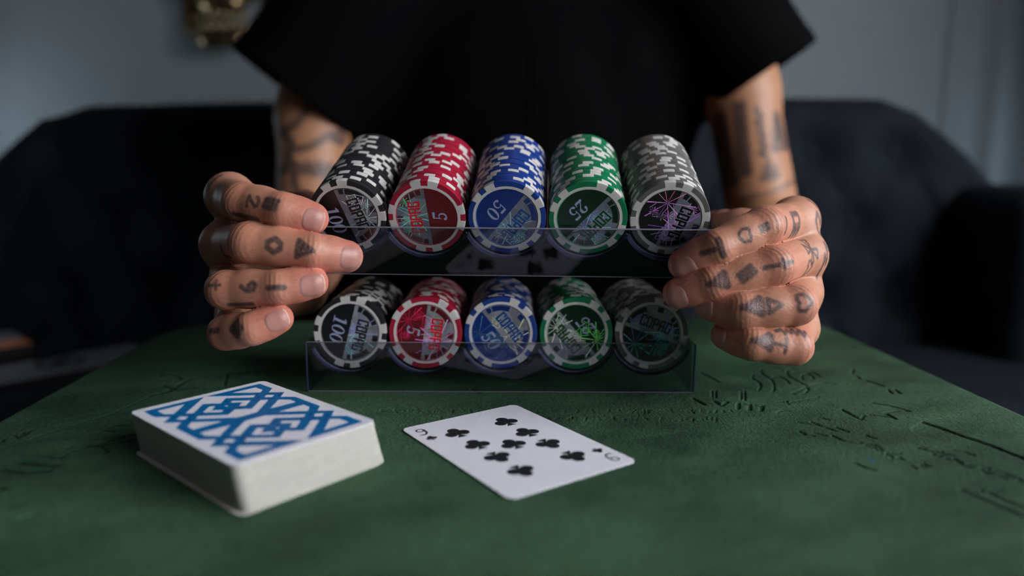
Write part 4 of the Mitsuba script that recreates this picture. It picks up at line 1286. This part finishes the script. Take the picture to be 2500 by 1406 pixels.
for s in (-1, 1):
    def f_shoe(p, s=s):
        d = rcone(p, (CX + s * 118, 520, -515), (CX + s * 124, 370, -527), 44, 32)
        d = smin(d, rcone(p, (CX + s * 118, 515, -510), (CX + s * 118, 510, -470), 42, 40), 12)
        return smax(d, -(p[:, 2] - FLOOR - 0.5), 4)
    add('shoe', nets(f_shoe, (CX + s * 118 - 70, 320, FLOOR - 6), (CX + s * 118 + 70, 590, -440), 6.0), 'shoe_leather', person, smooth=True)
def f_hair(p):
    d = ell(p, (CX, 806, 590), (84, 102, 116)) + 2.5 * nz(p, 7.0, 5)
    return smax(d, -((p[:, 2] - 575) + (p[:, 1] - 800) * 0.55 * 1.0), 12)
add('hair', nets(f_hair, (CX - 100, 690, 480), (CX + 100, 930, 730), 6.0), 'hair', person, smooth=True, label='short dark hair')

# ---------------------------------------------------------------- skull on the wall
SK = at(566, -30, 1440)
def f_skull(p):
    q = (p - SK.astype(np.float32)) / 1.27
    d = ell(q, (0, 0, 62), (78, 62, 74))
    d = smin(d, ell(q, (0, -28, 8), (62, 36, 46)), 22)                   # face
    for s in (-1, 1):
        d = smin(d, rcone(q, V3(s * 60, -24, 6), V3(s * 44, -46, -10), 13, 11), 10)      # cheek bones
        d = smax(d, -ell(q, (s * 30, -60, 18), (19, 26, 17)), 6)                          # eye sockets
        d = smin(d, rcone(q, V3(s * 66, -10, -6), V3(s * 56, -22, -62), 9, 11), 10)      # jaw branch
        d = smin(d, rcone(q, V3(s * 56, -22, -62), V3(s * 20, -50, -84), 11, 13), 8)
    d = smin(d, rcone(q, V3(-20, -50, -84), V3(20, -50, -84), 13, 13), 8)
    d = smin(d, ell(q, (0, -46, -32), (36, 22, 20)), 10)
    d = smax(d, -ell(q, (0, -66, -8), (10, 20, 14)), 4)
    return np.maximum(d * 1.27, p[:, 1] - 1499.5)
skull = thing('skull_ornament', 'antique gold metal skull ornament hanging on the grey wall above the sofa', 'skull ornament')
add('skull', nets(f_skull, SK - [110, 110, 130], SK + [110, 95, 170], 3.6), 'antique_gold', skull, smooth=True)
for row, z0 in ((0, -50), (1, -66)):
    for k in range(8):
        a = math.radians(-90 + (k - 3.5) * 15)
        c = SK + 1.27 * np.array([44 * math.cos(a) * 0.92, -24 + 40 * math.sin(a), z0])
        m = trimesh.creation.icosphere(subdivisions=2, radius=1)
        m.apply_scale((5.6, 5.6, 10.0))
        m.apply_translation(c)
        add('tooth', m, 'antique_gold_tooth', skull, smooth=True)

# ---------------------------------------------------------------- things lying on the sofa seat at the left
SEATZ = -115.0
def lying(px, py, z, ang):
    c = on_z(px, py, z)
    return T().translate([c[0] * MM, c[1] * MM, z * MM]).rotate([0, 0, 1], ang)
ph = thing('smartphone', 'dark smartphone with round camera ring lying on the sofa seat at the left', 'smartphone')
Mp = lying(172, 902, SEATZ + 0.5, 50)
def rslab(w, h, t, r, z0=0):
    a = roundrect(w, h, r, 8)
    return cat_mesh([extrude(a.buffer(-0.8), t, z0), extrude(a, t - 1.6, z0 + 0.8)])
for nm, m, mat in (('frame', rslab(176, 80, 8.4, 12), 'phone_frame'), ('back_glass', extrude(roundrect(173, 77, 11, 8), 0.5, 8.4), 'phone_glass'), ('camera_ring', extrude(Point(-8, 6).buffer(25, 24).difference(Point(-8, 6).buffer(21, 24)), 1.6, 8.9), 'lens_black'),
                   ('camera_lens', extrude(Point(-8, 6).buffer(10, 24), 1.0, 8.9), 'lens_black')):
    scene[f'{ph}__{nm}'] = {**mikit.ply(mesh_mm(m), mat, smooth=30), 'to_world': Mp}
bx_ = thing('glossy_box', 'flat glossy box with orange and dark printed lid at the left end of the sofa', 'box')
Mb = lying(-108, 850, SEATZ + 23, 46)
m = rslab(140, 108, 24, 6)
m.apply_translation((0, 0, -22))
scene[bx_ + '__case'] = {**mikit.ply(mesh_mm(m), 'phone_frame', smooth=30), 'to_world': Mb}
gx_, gy_ = np.meshgrid(np.linspace(-67, 67, 50), np.linspace(-51, 51, 40), indexing='ij')
G = np.stack([gx_, gy_, gx_ * 0 + 2.6], -1).reshape(-1, 3)
i, j = np.meshgrid(np.arange(49), np.arange(39), indexing='ij')
q0 = (i * 40 + j).ravel()
Q = np.stack([q0, q0 + 40, q0 + 41, q0 + 1], 1)
tt_ = nz(G, 38.0, 21) + 0.5
lid = np.where((G[:, 1] + 12 * nz(G, 30.0, 22) < -8)[:, None], np.array([0.55, 0.22, 0.13]) * (0.5 + tt_[:, None]), np.array([0.16, 0.18, 0.20]) * (0.6 + tt_[:, None]))
blob = np.clip(1 - np.hypot(G[:, 0] + 20, G[:, 1] - 12) / 13, 0, 1)[:, None] + np.clip(1 - np.hypot(G[:, 0] - 36, G[:, 1] - 6) / 11, 0, 1)[:, None]
lid = lid * (1 - np.minimum(blob, 1)) + np.array([0.6, 0.45, 0.42]) * np.minimum(blob, 1)
scene[bx_ + '__printed_lid'] = {**mikit.ply(mesh_mm(trimesh.Trimesh(G, np.vstack([Q[:, [0, 1, 2]], Q[:, [0, 2, 3]]]), process=False)), 'gloss_print', color=lid), 'to_world': Mb}
